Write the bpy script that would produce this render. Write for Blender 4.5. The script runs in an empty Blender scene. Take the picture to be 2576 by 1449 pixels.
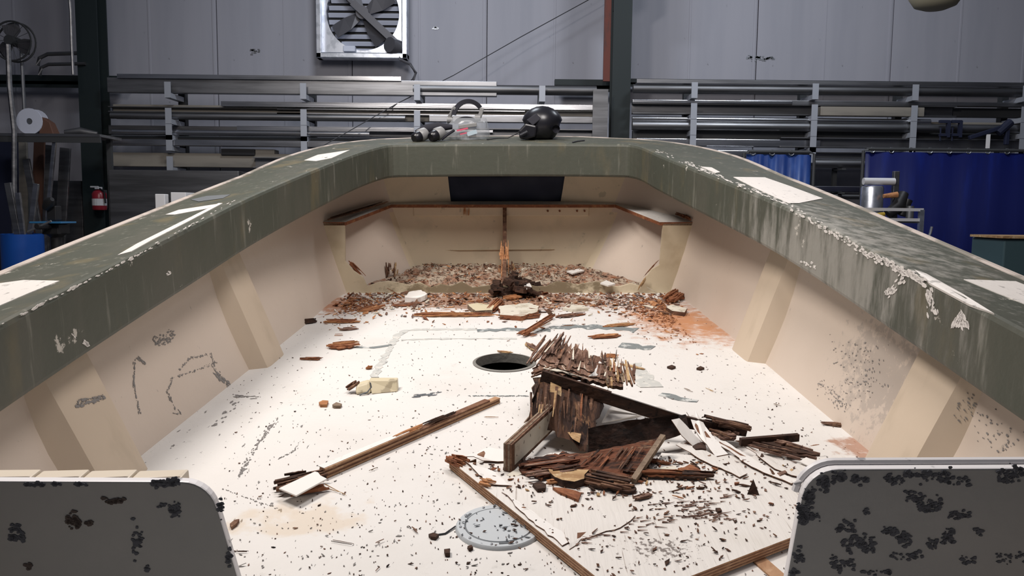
import bpy, bmesh, math, random
from mathutils import Matrix, Vector
from mathutils.bvhtree import BVHTree
from mathutils.geometry import tessellate_polygon

SC = bpy.context.scene
COL = SC.collection
RAD = math.radians
rnd = random.Random(7)

# ------------------------------------------------------------------ camera
FPX, CX, CY = 2000.0, 1288.0, 724.5          # focal length and centre in pixels of a 2576 x 1449 frame
CAM_LOC = Vector((0, 0, 2.30))
MCW = Matrix.Translation(CAM_LOC) @ Matrix.Rotation(RAD(90 - 5.6), 4, 'X') @ Matrix.Rotation(0.0105, 4, 'Z')
cd = bpy.data.cameras.new('camera'); cam = bpy.data.objects.new('camera', cd); COL.objects.link(cam)
cd.sensor_width = 36; cd.lens = FPX / 2576 * 36; cd.clip_end = 200
cam.matrix_world = MCW
SC.camera = cam

# ------------------------------------------------------------------ world, lamps, exposure
SC.view_settings.view_transform = 'Standard'
SC.view_settings.look = 'None'
SC.view_settings.gamma = 1
SC.view_settings.use_curve_mapping = False
SC.view_settings.exposure = 0.0
w = bpy.data.worlds.new('world'); SC.world = w; w.use_nodes = True
w.node_tree.nodes['Background'].inputs[0].default_value = (0.62, 0.68, 0.86, 1)
w.node_tree.nodes['Background'].inputs[1].default_value = 0.085

def area(name, loc, aim, sx, sy, power, col):
    l = bpy.data.lights.new(name, 'AREA'); l.shape = 'RECTANGLE'; l.size = sx; l.size_y = sy
    l.energy = power; l.color = col
    o = bpy.data.objects.new(name, l); COL.objects.link(o)
    o.location = loc
    o.rotation_euler = (Vector(aim) - Vector(loc)).to_track_quat('-Z', 'Y').to_euler()
    return o
area('work_lamp', (-2.1, 2.5, 6.0), (0, 4.0, 1.5), 0.6, 1.6, 205, (1.0, 0.93, 0.87))
area('forepeak_fill', (0.4, 2.6, 5.2), (0.0, 5.6, 2.0), 1.2, 1.2, 100, (1.0, 0.94, 0.91))  # unseen fill lamp, added to brighten the forepeak
area('shop_lamp', (-1.2, 7.2, 6.6), (-1.2, 9.6, 1.8), 1.2, 0.5, 95, (0.86, 0.92, 1.0))
area('shop_lamp', (3.4, 7.2, 6.6), (3.4, 9.6, 1.8), 1.2, 0.5, 88, (0.86, 0.92, 1.0))

# ------------------------------------------------------------------ frames
# the boat is drawn in its own frame (sole = z 0, bow = +y), one drawing unit = 0.75 m, bow raised on its blocks
S = 0.75
HB = 1.4
BPITCH = RAD(11.7)
MCB = Matrix.Translation((0, 0, HB * S)) @ Matrix.Rotation(RAD(90) - BPITCH, 4, 'X')
MBOAT = MCW @ MCB.inverted()
FB = Vector((0, math.cos(BPITCH), -math.sin(BPITCH))); UB = Vector((0, math.sin(BPITCH), math.cos(BPITCH)))
CB = Vector((0, 0, HB))
def rayb(x, y): return FB + Vector(((x - CX) / FPX, 0, 0)) - UB * ((y - CY) / FPX)
def plane(x, y, n, c):
    d = rayb(x, y); n = Vector(n); return CB + d * ((c - n.dot(CB)) / n.dot(d))
def P(x, y, z=0.0): return plane(x, y, (0, 0, 1), z)
def PYb(x, y, Y): return plane(x, y, (0, 1, 0), Y)
KS, Z0 = 0.1044, 0.519
def ztop(Y): return Z0 + KS * Y
def PW(x, y, Y):                                # world point of the photograph's ray at depth Y
    d = MCW.to_3x3() @ Vector(((x - CX) / FPX, -(y - CY) / FPX, -1))
    return CAM_LOC + d * ((Y - CAM_LOC.y) / d.y)

# ------------------------------------------------------------------ materials
def _n(nt, t, **k):
    n = nt.nodes.new(t)
    for a, b in k.items(): setattr(n, a, b)
    return n
def mat(name, col, rough=0.6, metal=0.0, spots=(), bump=None, spec=0.5, trans=0.0, emit=None, coat=0):
    m = bpy.data.materials.new(name); m.use_nodes = True
    nt = m.node_tree; b = nt.nodes['Principled BSDF']; L = nt.links.new
    b.inputs['Roughness'].default_value = rough; b.inputs['Metallic'].default_value = metal
    b.inputs['Specular IOR Level'].default_value = spec
    b.inputs['Transmission Weight'].default_value = trans
    b.inputs['Coat Weight'].default_value = coat
    b.inputs['Base Color'].default_value = (*col, 1)
    if emit:
        b.inputs['Emission Color'].default_value = (*emit[0], 1); b.inputs['Emission Strength'].default_value = emit[1]
    tc = _n(nt, 'ShaderNodeTexCoord')
    cur = None
    for s in spots:
        mp = _n(nt, 'ShaderNodeMapping'); L(tc.outputs['Object'], mp.inputs[0])
        sc = s.get('scale', 5); sc = sc if isinstance(sc, tuple) else (sc, sc, sc)
        mp.inputs['Scale'].default_value = sc; mp.inputs['Location'].default_value = (s.get('seed', 0),) * 3
        mp.inputs['Rotation'].default_value = s.get('rot', (0, 0, 0))
        nz = _n(nt, 'ShaderNodeTexNoise'); nz.inputs['Scale'].default_value = 1
        nz.inputs['Detail'].default_value = s.get('detail', 4); nz.inputs['Roughness'].default_value = s.get('nr', 0.55)
        nz.inputs['Distortion'].default_value = s.get('dist', 0)
        L(mp.outputs[0], nz.inputs['Vector'])
        mr = _n(nt, 'ShaderNodeMapRange'); mr.interpolation_type = 'SMOOTHSTEP'
        mr.inputs['From Min'].default_value = s['lo']; mr.inputs['From Max'].default_value = s['hi']
        mr.inputs['To Max'].default_value = s.get('fac', 1)
        src = nz.outputs[0]
        if 'at' in s:                          # keep the wear to the place it has: centre and radii in object space
            sub = _n(nt, 'ShaderNodeVectorMath', operation='SUBTRACT'); L(tc.outputs['Object'], sub.inputs[0])
            sub.inputs[1].default_value = s['at']
            dv = _n(nt, 'ShaderNodeVectorMath', operation='DIVIDE'); L(sub.outputs[0], dv.inputs[0]); dv.inputs[1].default_value = s['r']
            ln = _n(nt, 'ShaderNodeVectorMath', operation='LENGTH'); L(dv.outputs[0], ln.inputs[0])
            fall = _n(nt, 'ShaderNodeMath', operation='MULTIPLY_ADD')
            L(ln.outputs['Value'], fall.inputs[0]); fall.inputs[1].default_value = -0.5; fall.inputs[2].default_value = 0.32
            add = _n(nt, 'ShaderNodeMath', operation='ADD'); L(src, add.inputs[0]); L(fall.outputs[0], add.inputs[1])
            src = add.outputs[0]
        L(src, mr.inputs['Value'])
        mx = _n(nt, 'ShaderNodeMix', data_type='RGBA')
        L(mr.outputs[0], mx.inputs[0])
        if cur is None: mx.inputs[6].default_value = (*col, 1)
        else: L(cur, mx.inputs[6])
        mx.inputs[7].default_value = (*s['col'], 1)
        cur = mx.outputs[2]
    if cur: L(cur, b.inputs['Base Color'])
    if bump:
        mp = _n(nt, 'ShaderNodeMapping'); L(tc.outputs['Object'], mp.inputs[0])
        sc = bump[0]; mp.inputs['Scale'].default_value = sc if isinstance(sc, tuple) else (sc, sc, sc)
        if len(bump) > 2: mp.inputs['Rotation'].default_value = bump[2]
        nz = _n(nt, 'ShaderNodeTexNoise'); nz.inputs['Scale'].default_value = 1; nz.inputs['Detail'].default_value = 5
        L(mp.outputs[0], nz.inputs['Vector'])
        bp = _n(nt, 'ShaderNodeBump'); bp.inputs['Strength'].default_value = bump[1]; bp.inputs['Distance'].default_value = 0.01
        L(nz.outputs[0], bp.inputs['Height']); L(bp.outputs[0], b.inputs['Normal'])
    return m

GREY = (0.20, 0.21, 0.21)
def bp3(x, y, z=0): v = P(x, y, z) * S; return (v.x, v.y, v.z)
M = {}
M['sole'] = mat('sole_paint', (0.715, 0.69, 0.66), 0.6, bump=(60, 0.15), spots=[
    dict(scale=2.2, lo=.45, hi=.75, col=(0.63, 0.60, 0.56), fac=.6),
    dict(scale=9, lo=.62, hi=.72, col=(0.48, 0.46, 0.43), detail=8, nr=.7, fac=.55),
    dict(scale=(60, 22, 40), lo=.66, hi=.70, col=(0.13, 0.12, 0.115), detail=3, nr=.6, fac=.9),
    dict(scale=24, lo=.70, hi=.73, col=(0.10, 0.09, 0.09), detail=5, nr=.7, seed=4),
    dict(scale=(14, 14, 9), lo=.40, hi=.75, col=(0.47, 0.20, 0.085), at=bp3(1690, 800), r=(0.42, 0.75, 1), detail=8, nr=.65, fac=.95),
    dict(scale=(14, 14, 9), lo=.42, hi=.72, col=(0.40, 0.17, 0.08), at=bp3(850, 765), r=(0.34, 0.42, 1), detail=8, nr=.65, fac=.9, seed=3),
    dict(scale=(12, 22, 9), lo=.42, hi=.62, col=(0.33, 0.175, 0.105), at=(-0.05, 4.70, 0), r=(1.15, 0.42, 1), detail=9, nr=.72, fac=.9, seed=8),
    dict(scale=(16, 16, 9), lo=.42, hi=.80, col=(0.50, 0.23, 0.105), at=bp3(1790, 822), r=(0.26, 0.55, 1), detail=8, nr=.65, fac=.9, seed=17),
    dict(scale=(9, 9, 9), lo=.52, hi=.7, col=(0.60, 0.42, 0.22), at=bp3(760, 1300), r=(0.3, 0.2, 1), detail=6, fac=.35),
    dict(scale=(18, 18, 9), lo=.5, hi=.68, col=(0.36, 0.16, 0.08), at=bp3(2180, 1130), r=(0.16, 0.2, 1), detail=8, fac=.8, seed=12),
])
M['liner'] = mat('liner_paint', (0.64, 0.54, 0.455), 0.55, bump=(22, 0.12), spots=[
    dict(scale=1.6, lo=.4, hi=.7, col=(0.60, 0.50, 0.415), fac=.6),
    dict(scale=(20, 26, 14), lo=.66, hi=.73, col=(0.20, 0.18, 0.16), detail=6, nr=.7, fac=.6),
    dict(scale=(38, 30, 30), lo=.55, hi=.66, col=(0.20, 0.185, 0.18), at=(1.2, 2.55, 0.25), r=(0.3, 0.55, 0.35), detail=5, nr=.7, fac=.32, seed=5),
])
M['rib'] = mat('rib_paint', (0.60, 0.49, 0.375), 0.5, bump=(20, 0.1), spots=[dict(scale=(9, 9, 3), lo=.5, hi=.75, col=(0.48, 0.39, 0.29), fac=.6)])
M['olive'] = mat('olive_paint', (0.062, 0.067, 0.050), 0.6, bump=(30, 0.2), spots=[
    dict(scale=(5, 5, 1.2), lo=.42, hi=.68, col=(0.080, 0.080, 0.062), fac=.9),
    dict(scale=(26, 26, 2.6), lo=.57, hi=.72, col=(0.19, 0.188, 0.155), detail=5, nr=.6, fac=.7, seed=2),
    dict(scale=(16, 16, 3.0), lo=.50, hi=.80, col=(0.36, 0.345, 0.31), at=(1.15, 2.9, 0.55), r=(0.7, 1.5, 0.45), detail=7, nr=.68, fac=.7, seed=6),
    dict(scale=(7, 7, 7), lo=.655, hi=.69, col=(0.58, 0.54, 0.48), detail=7, nr=.7, seed=9, fac=.85),
    dict(scale=(5, 5, 1.5), lo=.55, hi=.72, col=(0.20, 0.155, 0.075), detail=4, fac=.4, seed=11),
])
M['bare'] = mat('bare_gelcoat', (0.74, 0.70, 0.66), 0.5, bump=(30, .15), spots=[dict(scale=30, lo=.6, hi=.68, col=(0.35, 0.33, 0.31), detail=6, fac=.8)])  # pale tone shared by the gunwale patches and the paint scrapes
M['railpink'] = mat('rub_rail_faded', (0.46, 0.40, 0.36), 0.6, spots=[dict(scale=(6, 6, 6), lo=.48, hi=.62, col=(0.16, 0.15, 0.12), detail=6, fac=.8)])
M['hull'] = mat('hull_paint', (0.14, 0.15, 0.13), 0.5, bump=(10, .1))
M['bulk'] = mat('bulkhead_paint', (0.62, 0.53, 0.38), 0.55, bump=(25, .15), spots=[
    dict(scale=(8, 8, 8), lo=.5, hi=.72, col=(0.52, 0.43, 0.29), fac=.7),
    dict(scale=(14, 14, 20), lo=.36, hi=.58, col=(0.19, 0.145, 0.085), at=(-0.05, 4.91, 0.02), r=(0.85, 0.3, 0.13), detail=8, nr=.7, fac=.9)])
M['peak'] = mat('forepeak_paint', (0.68, 0.575, 0.42), 0.55, bump=(20, .1), spots=[dict(scale=(6, 6, 6), lo=.5, hi=.75, col=(0.55, 0.48, 0.35), fac=.7), dict(scale=(13, 13, 13), lo=.66, hi=.72, col=(.36, .32, .22), fac=.6)])
M['panelgrey'] = mat('partition_paint', (0.30, 0.295, 0.285), 0.6, bump=(25, .12), spots=[
    dict(scale=2.5, lo=.4, hi=.7, col=(0.26, 0.265, 0.26), fac=.7),
])
M['panelpeel'] = mat('partition_paint_peeling', (0.31, 0.305, 0.30), 0.6, bump=(25, .12), spots=[
    dict(scale=2.5, lo=.4, hi=.7, col=(0.27, 0.275, 0.275), fac=.7),
])
M['trimcream'] = mat('cream_edging', (0.66, 0.58, 0.47), 0.5)
M['trimwhite'] = mat('white_edging', (0.78, 0.76, 0.77), 0.4, spots=[dict(scale=20, lo=.64, hi=.7, col=(.2, .2, .22), fac=.7)])
M['residue'] = mat('grey_residue', (0.20, 0.22, 0.22), 0.7, bump=(40, .4), spots=[dict(scale=18, lo=.55, hi=.64, col=(0.56, 0.57, 0.55), detail=6), dict(scale=26, lo=.6, hi=.68, col=(0.14, 0.16, 0.16), detail=6)])
M['residuelight'] = mat('pale_residue', (0.52, 0.52, 0.49), 0.7, bump=(40, .3), spots=[dict(scale=22, lo=.5, hi=.62, col=(0.66, 0.64, 0.59), detail=6), dict(scale=30, lo=.6, hi=.66, col=(0.26, 0.27, 0.26), detail=6)])
M['dark'] = mat('dark_cavity', (0.012, 0.011, 0.012), 0.8)
M['rim'] = mat('hole_rim', (0.20, 0.19, 0.17), 0.6, bump=(30, .3))
M['plate'] = mat('deck_plate_grey', (0.50, 0.53, 0.55), 0.5, bump=(40, .1), spots=[dict(scale=22, lo=.63, hi=.67, col=(0.10, 0.11, 0.12), detail=5, nr=.65)])
M['screw'] = mat('screw_steel', (0.75, 0.75, 0.76), 0.25, 1.0)
M['seam'] = mat('seam_dark', (0.12, 0.13, 0.14), 0.7)
def wood(name, a, b, c, seed=0):
    return mat(name, a, 0.8, spots=[dict(scale=(9, 9, 30), lo=.42, hi=.62, col=b, detail=8, nr=.7, seed=seed, dist=.8), dict(scale=(24, 34, 24), lo=.52, hi=.66, col=c, detail=6, nr=.7, seed=seed + 2)], bump=((30, 50, 50), .6), spec=.25)
M['rotdark'] = wood('rotten_wood_dark', (0.045, 0.025, 0.018), (0.085, 0.043, 0.028), (0.014, 0.009, 0.009))
M['rotblack'] = wood('rotten_wood_black', (0.020, 0.012, 0.010), (0.045, 0.024, 0.018), (0.008, 0.006, 0.006), 2)
M['rotbrown'] = wood('rotten_wood_brown', (0.16, 0.082, 0.050), (0.085, 0.042, 0.028), (0.27, 0.16, 0.10), 3)
M['rotmauve'] = wood('rotten_wood_grey_brown', (0.21, 0.125, 0.095), (0.11, 0.060, 0.045), (0.34, 0.22, 0.16), 5)
M['rust'] = wood('wood_red_brown', (0.26, 0.10, 0.048), (0.17, 0.062, 0.032), (0.36, 0.17, 0.08), 6)
M['orange'] = wood('wood_orange', (0.46, 0.22, 0.10), (0.32, 0.135, 0.058), (0.56, 0.32, 0.17), 7)
M['tan'] = wood('wood_tan', (0.47, 0.31, 0.16), (0.30, 0.17, 0.08), (0.58, 0.43, 0.26), 8)
M['plyl'] = wood('ply_light', (0.42, 0.25, 0.145), (0.33, 0.18, 0.10), (0.50, 0.32, 0.20), 9)
M['plyd'] = wood('ply_dark', (0.21, 0.108, 0.065), (0.15, 0.07, 0.042), (0.28, 0.16, 0.10), 10)
M['plyend'] = wood('ply_weathered', (0.24, 0.175, 0.125), (0.14, 0.095, 0.065), (0.36, 0.28, 0.20), 11)
def streak(name, sc, a, b_, c, hi_):
    return mat(name, a, .85, spots=[dict(scale=sc, lo=.42, hi=.55, col=b_, detail=7, nr=.7, dist=.6), dict(scale=sc, lo=.53, hi=.62, col=c, detail=7, nr=.7, seed=4, dist=.6), dict(scale=tuple(q * .8 for q in sc), lo=.585, hi=.64, col=hi_, detail=6, nr=.7, seed=9, dist=.8)], bump=(tuple(q * 1.5 for q in sc), 1.0), spec=.2)
M['lidwood'] = streak('rotten_lid_grain', (34, 5, 12), (0.24, 0.145, 0.105), (0.13, 0.068, 0.046), (0.32, 0.19, 0.13), (0.58, 0.50, 0.41))
M['upwood'] = streak('rotten_upright_grain', (28, 9, 5), (0.035, 0.020, 0.016), (0.085, 0.043, 0.027), (0.016, 0.010, 0.009), (0.20, 0.11, 0.06))
M['flapwood'] = streak('rotten_flap_grain', (7, 30, 12), (0.05, 0.028, 0.022), (0.16, 0.062, 0.035), (0.022, 0.013, 0.012), (0.22, 0.13, 0.08))
M['white'] = mat('white_paint_flake', (0.80, 0.77, 0.735), 0.5, bump=(25, .1), spots=[dict(scale=20, lo=.62, hi=.68, col=(.5, .45, .4), fac=.5)])
M['cream'] = mat('cream_paint', (0.62, 0.54, 0.37), 0.5, bump=(20, .1), spots=[dict(scale=14, lo=.62, hi=.68, col=(.25, .2, .13), fac=.6)])
M['offwhite'] = mat('dirty_white_paint', (0.66, 0.61, 0.51), 0.55, bump=(20, .15), spots=[dict(scale=12, lo=.5, hi=.68, col=(.42, .36, .27), fac=.7), dict(scale=(40, 40, 40), lo=.64, hi=.68, col=(.16, .13, .1))])
GR = (0, 0, RAD(-30))
M['sheet'] = mat('sheet_white_paint', (0.72, 0.685, 0.645), 0.55, bump=((70, 7, 10), .35, GR), spots=[
    dict(scale=3, lo=.45, hi=.7, col=(0.64, 0.60, 0.545), fac=.7),
    dict(scale=(75, 3.2, 4), rot=GR, lo=.665, hi=.71, col=(0.30, 0.24, 0.20), detail=4, fac=.7),
    dict(scale=(22, 14, 9), rot=GR, lo=.62, hi=.95, col=(0.36, 0.28, 0.23), detail=9, nr=.75, at=(0.36, 0.02, 0), r=(0.5, 0.2, 1), fac=.8),
    dict(scale=(34, 26, 20), lo=.665, hi=.69, col=(0.10, 0.075, 0.06), detail=4, nr=.6, seed=3),
    dict(scale=(60, 50, 20), lo=.76, hi=.83, col=(0.12, 0.09, 0.075), detail=5, nr=.65, at=(0.12, 0.22, 0), r=(0.4, 0.25, 1), fac=.85, seed=5),
    dict(scale=8, lo=.5, hi=.7, col=(0.62, 0.56, 0.36), detail=4, at=(0.42, -0.22, 0), r=(0.3, 0.2, 1), fac=.5, seed=7),
])
M['cloth'] = mat('navy_cloth', (0.020, 0.026, 0.052), 0.8, bump=(8, .4), spots=[dict(scale=3, lo=.4, hi=.7, col=(0.03, 0.036, 0.06))])
M['black'] = mat('black_plastic', (0.012, 0.012, 0.016), 0.3)
M['blackmatte'] = mat('black_padding', (0.012, 0.012, 0.02), 0.8)
M['greyplastic'] = mat('grey_plastic', (0.25, 0.25, 0.25), 0.4)
M['pink'] = mat('pink_sticker', (0.65, 0.10, 0.17), 0.5)
M['sky'] = mat('pale_blue_sticker', (0.45, 0.55, 0.62), 0.5)
def clear(name, col, alpha):
    m = mat(name, col, 0.12); m.node_tree.nodes['Principled BSDF'].inputs['Alpha'].default_value = alpha; return m
M['visor'] = clear('clear_visor', (0.55, 0.58, 0.62), 0.33)
# shop
M['wall'] = mat('wall_liner', (0.375, 0.375, 0.425), 0.7, bump=(3, .1), spots=[dict(scale=(2.5, 2.5, .25), lo=.4, hi=.7, col=(0.32, 0.325, 0.375), fac=.8), dict(scale=(9, 9, 5), lo=.70, hi=.74, col=(0.15, 0.15, 0.16), detail=6, fac=.8)])
M['conc'] = mat('concrete', (0.17, 0.165, 0.16), 0.7, bump=(6, .2), spots=[dict(scale=1.2, lo=.4, hi=.7, col=(0.12, 0.118, 0.115))])
M['column'] = mat('column_dark_green', (0.008, 0.016, 0.018), 0.6)
M['rustred'] = mat('red_oxide', (0.22, 0.075, 0.06), 0.8, spots=[dict(scale=(9, 9, 3), lo=.45, hi=.65, col=(0.12, 0.07, 0.065))])
def alu(name, v, rough, met=1.0):
    return mat(name, (v, v * 1.0, v * 1.04), rough, met, spots=[dict(scale=(1.2, 14, 14), lo=.35, hi=.7, col=(v * .62, v * .62, v * .64))], bump=((1, 30, 30), .15))
M['alub'] = alu('aluminium_bright', 0.66, 0.27)
M['alum'] = alu('aluminium_mill', 0.36, 0.42)
M['alud'] = alu('aluminium_dull', 0.22, 0.5)
M['alutan'] = mat('tan_stock', (0.26, 0.235, 0.20), 0.6, spots=[dict(scale=(1, 8, 8), lo=.4, hi=.7, col=(.18, .165, .145))])
M['railbright'] = mat('bright_cart_tube', (0.72, 0.72, 0.74), 0.35, 0.2)
M['galv'] = mat('galvanised', (0.62, 0.65, 0.72), 0.33, 0.9, spots=[dict(scale=(9, 9, 9), lo=.45, hi=.6, col=(0.45, 0.48, 0.54))])
M['fandark'] = mat('fan_blade_grey', (0.10, 0.098, 0.11), 0.5, 0.3)
M['louver'] = mat('louver_grey', (0.60, 0.63, 0.74), 0.5)
M['rackpost'] = mat('rack_post', (0.40, 0.42, 0.47), 0.5, 0.3)
M['rackdark'] = mat('rack_arm_dark', (0.045, 0.047, 0.05), 0.6)
M['blackbox'] = mat('black_box', (0.012, 0.012, 0.014), 0.7)
M['wc'] = mat('blue_curtain', (0.003, 0.007, 0.085), 0.45, bump=((3, 3, .4), .3), spots=[dict(scale=(5, 5, .8), lo=.5, hi=.8, col=(0.004, 0.015, 0.16))])
M['wc2'] = mat('blue_curtain_pale', (0.012, 0.035, 0.16), 0.35, bump=((3, 3, .4), .5), spots=[dict(scale=(6, 6, 2), lo=.45, hi=.7, col=(0.03, 0.075, 0.26))])
M['barrel'] = mat('blue_barrel', (0.008, 0.075, 0.36), 0.4)
M['blueplate'] = mat('blue_plate', (0.03, 0.16, 0.34), 0.4)
M['iron'] = mat('cast_iron', (0.02, 0.02, 0.022), 0.5, .3)
M['red'] = mat('extinguisher_red', (0.26, 0.018, 0.03), 0.3)
M['paper'] = mat('white_label', (0.62, 0.62, 0.64), 0.6)
M['chain'] = mat('steel_grey', (0.28, 0.29, 0.31), 0.4, .8)
M['teal'] = mat('teal_cabinet', (0.055, 0.10, 0.115), 0.5)
M['yellow'] = mat('yellow_strap', (0.42, 0.28, 0.03), 0.5)
M['oakbrown'] = mat('brown_board', (0.11, 0.05, 0.032), 0.7)
M['beige'] = mat('beige_shade', (0.30, 0.28, 0.21), 0.6)
M['lit'] = mat('white_panel', (0.9, 0.88, 0.88), 0.5)
M['cable'] = mat('dark_cable', (0.03, 0.03, 0.035), 0.6)
M['navy'] = mat('navy_tarp', (0.01, 0.014, 0.04), 0.7)

# ------------------------------------------------------------------ mesh helpers
class MB:
    def __init__(s): s.v = []; s.f = []; s.m = []
    def add(s, vs, fs, mi=0):
        o = len(s.v); s.v += [Vector(v) for v in vs]; s.f += [[i + o for i in f] for f in fs]
        s.m += [mi] * len(fs); return o
    def box(s, c, d, mi=0, R=None):
        c = Vector(c); h = Vector(d) / 2
        vs = [Vector((x * h.x, y * h.y, z * h.z)) for x in (-1, 1) for y in (-1, 1) for z in (-1, 1)]
        if R is not None: vs = [R @ v for v in vs]
        s.add([c + v for v in vs], [(0, 1, 3, 2), (4, 6, 7, 5), (0, 4, 5, 1), (2, 3, 7, 6), (0, 2, 6, 4), (1, 5, 7, 3)], mi); return s
    def bar(s, a, b, w, h, mi=0, up=(0, 0, 1), taper=1.0):
        a = Vector(a); b = Vector(b); d = (b - a).normalized(); u = Vector(up)
        if abs(d.dot(u)) > .98: u = Vector((0, 1, 0))
        x = d.cross(u).normalized(); y = x.cross(d).normalized()
        vs = []
        for p, t in ((a, 1), (b, taper)):
            for i, j in ((-1, -1), (1, -1), (1, 1), (-1, 1)): vs.append(p + x * (i * w / 2 * t) + y * (j * h / 2 * t))
        s.add(vs, [(0, 1, 2, 3)[::-1], (4, 5, 6, 7), (0, 1, 5, 4), (1, 2, 6, 5), (2, 3, 7, 6), (3, 0, 4, 7)], mi); return s
    def tube(s, pts, r, n=8, mi=0, cap=True):
        pts = [Vector(p) for p in pts]; rings = []; k = len(pts)
        rs = r if isinstance(r, (list, tuple)) else [r] * k
        for i, p in enumerate(pts):
            d = (pts[min(i + 1, k - 1)] - pts[max(i - 1, 0)]).normalized()
            u = Vector((0, 0, 1)) if abs(d.z) < .9 else Vector((0, 1, 0))
            x = d.cross(u).normalized(); y = x.cross(d)
            rings.append([p + (x * math.cos(2 * math.pi * j / n) + y * math.sin(2 * math.pi * j / n)) * rs[i] for j in range(n)])
        vs = [v for r_ in rings for v in r_]; fs = []
        for i in range(k - 1):
            for j in range(n):
                a = i * n + j; b = i * n + (j + 1) % n; fs.append((a, b, b + n, a + n))
        if cap: fs += [tuple(range(n))[::-1], tuple(range((k - 1) * n, k * n))]
        s.add(vs, fs, mi); return s
    def lathe(s, prof, c, n=24, mi=0, R=None):
        c = Vector(c); vs = []; fs = []; k = len(prof)
        for r, z in prof:
            for j in range(n):
                a = 2 * math.pi * j / n; v = Vector((r * math.cos(a), r * math.sin(a), z))
                vs.append(c + (R @ v if R is not None else v))
        for i in range(k - 1):
            for j in range(n):
                a = i * n + j; b = i * n + (j + 1) % n; fs.append((a, b, b + n, a + n))
        s.add(vs, fs, mi); return s
    def disc(s, r, z, c, n=24, mi=0, R=None):
        c = Vector(c); vs = []
        for j in range(n):
            a = 2 * math.pi * j / n; v = Vector((r * math.cos(a), r * math.sin(a), z)); vs.append(c + (R @ v if R is not None else v))
        s.add(vs, [tuple(range(n))], mi); return s
    def prism(s, poly, dv, mi=0, side=None, plies=1):
        """top polygon poly (3-D), extruded by dv; side faces in plies with the materials listed in side"""
        n = len(poly); poly = [Vector(p) for p in poly]; dv = Vector(dv)
        vs = []
        for k in range(plies + 1): vs += [p + dv * (k / plies) for p in poly]
        o = s.add(vs, [tuple(range(n))], mi)
        s.f.append([o + plies * n + i for i in range(n)][::-1]); s.m.append(side[0] if side else mi)
        for k in range(plies):
            for i in range(n):
                a = o + k * n + i; b = o + k * n + (i + 1) % n
                s.f.append([a, a + n, b + n, b]); s.m.append(side[k % len(side)] if side else mi)
        return s

def link(name, mb, mats, parent=None, origin=(0, 0, 0), smooth=False, scale=1.0, bevel=0, flip=True, mw=None):
    o3 = Vector(origin)
    me = bpy.data.meshes.new(name)
    me.from_pydata([(v - o3) * scale for v in mb.v], [], mb.f); me.update()
    if not isinstance(mats, (list, tuple)): mats = [mats]
    for m in mats: me.materials.append(m)
    for p, mi in zip(me.polygons, mb.m): p.material_index = mi
    if flip:
        bm = bmesh.new(); bm.from_mesh(me); bmesh.ops.recalc_face_normals(bm, faces=bm.faces); bm.to_mesh(me); bm.free()
    if smooth:
        for p in me.polygons: p.use_smooth = True
        try: me.set_sharp_from_angle(angle=RAD(40))
        except Exception: pass
    o = bpy.data.objects.new(name, me); COL.objects.link(o)
    if bevel:
        b = o.modifiers.new('bevel', 'BEVEL'); b.width = bevel; b.segments = 2; b.limit_method = 'ANGLE'; b.angle_limit = RAD(50)
    if parent: o.parent = parent; o.location = o3 * scale
    elif mw is not None: o.matrix_world = mw @ Matrix.Translation(o3 * scale)
    else: o.location = o3 * scale
    return o
def tag(o, label=None, cat=None, group=None, kind=None):
    if label: o['label'] = label
    if cat: o['category'] = cat
    if group: o['group'] = group
    if kind: o['kind'] = kind
    return o
def empty(name, mw): 
    o = bpy.data.objects.new(name, None); COL.objects.link(o); o.matrix_world = mw; o.empty_display_size = .1; return o
# ---- world-frame (shop) objects
def WT(name, loc, label, cat, group=None): return tag(empty(name, Matrix.Translation(loc)), label, cat, group)
def wpart(name, mb, m, parent, **k):                    # mesh written in world coordinates, child of an empty at parent.location
    o3 = parent.matrix_world.translation
    for i in range(len(mb.v)): mb.v[i] = mb.v[i] - o3
    return link(name, mb, m, parent, **k)
def wsolo(name, mb, m, label, cat, group=None, **k):
    c = sum(mb.v, Vector()) / len(mb.v); c.z = min(v.z for v in mb.v)
    return tag(link(name, mb, m, None, origin=c, **k), label, cat, group)
# ---- boat-frame objects (drawing units, scaled by S)
def BT(name, p, label, cat, group=None): return tag(empty(name, MBOAT @ Matrix.Translation(Vector(p) * S)), label, cat, group)
def bpart(name, mb, m, parent, o=(0, 0, 0), **k):
    o = Vector(o); mb.v = [(v - o) for v in mb.v]
    return link(name, mb, m, parent, scale=S, **k)
def bsolo(name, mb, m, label, cat, group=None, **k):
    c = sum(mb.v, Vector()) / len(mb.v); c.z = min(v.z for v in mb.v)
    return tag(link(name, mb, m, None, origin=c, scale=S, mw=MBOAT, **k), label, cat, group)

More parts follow.
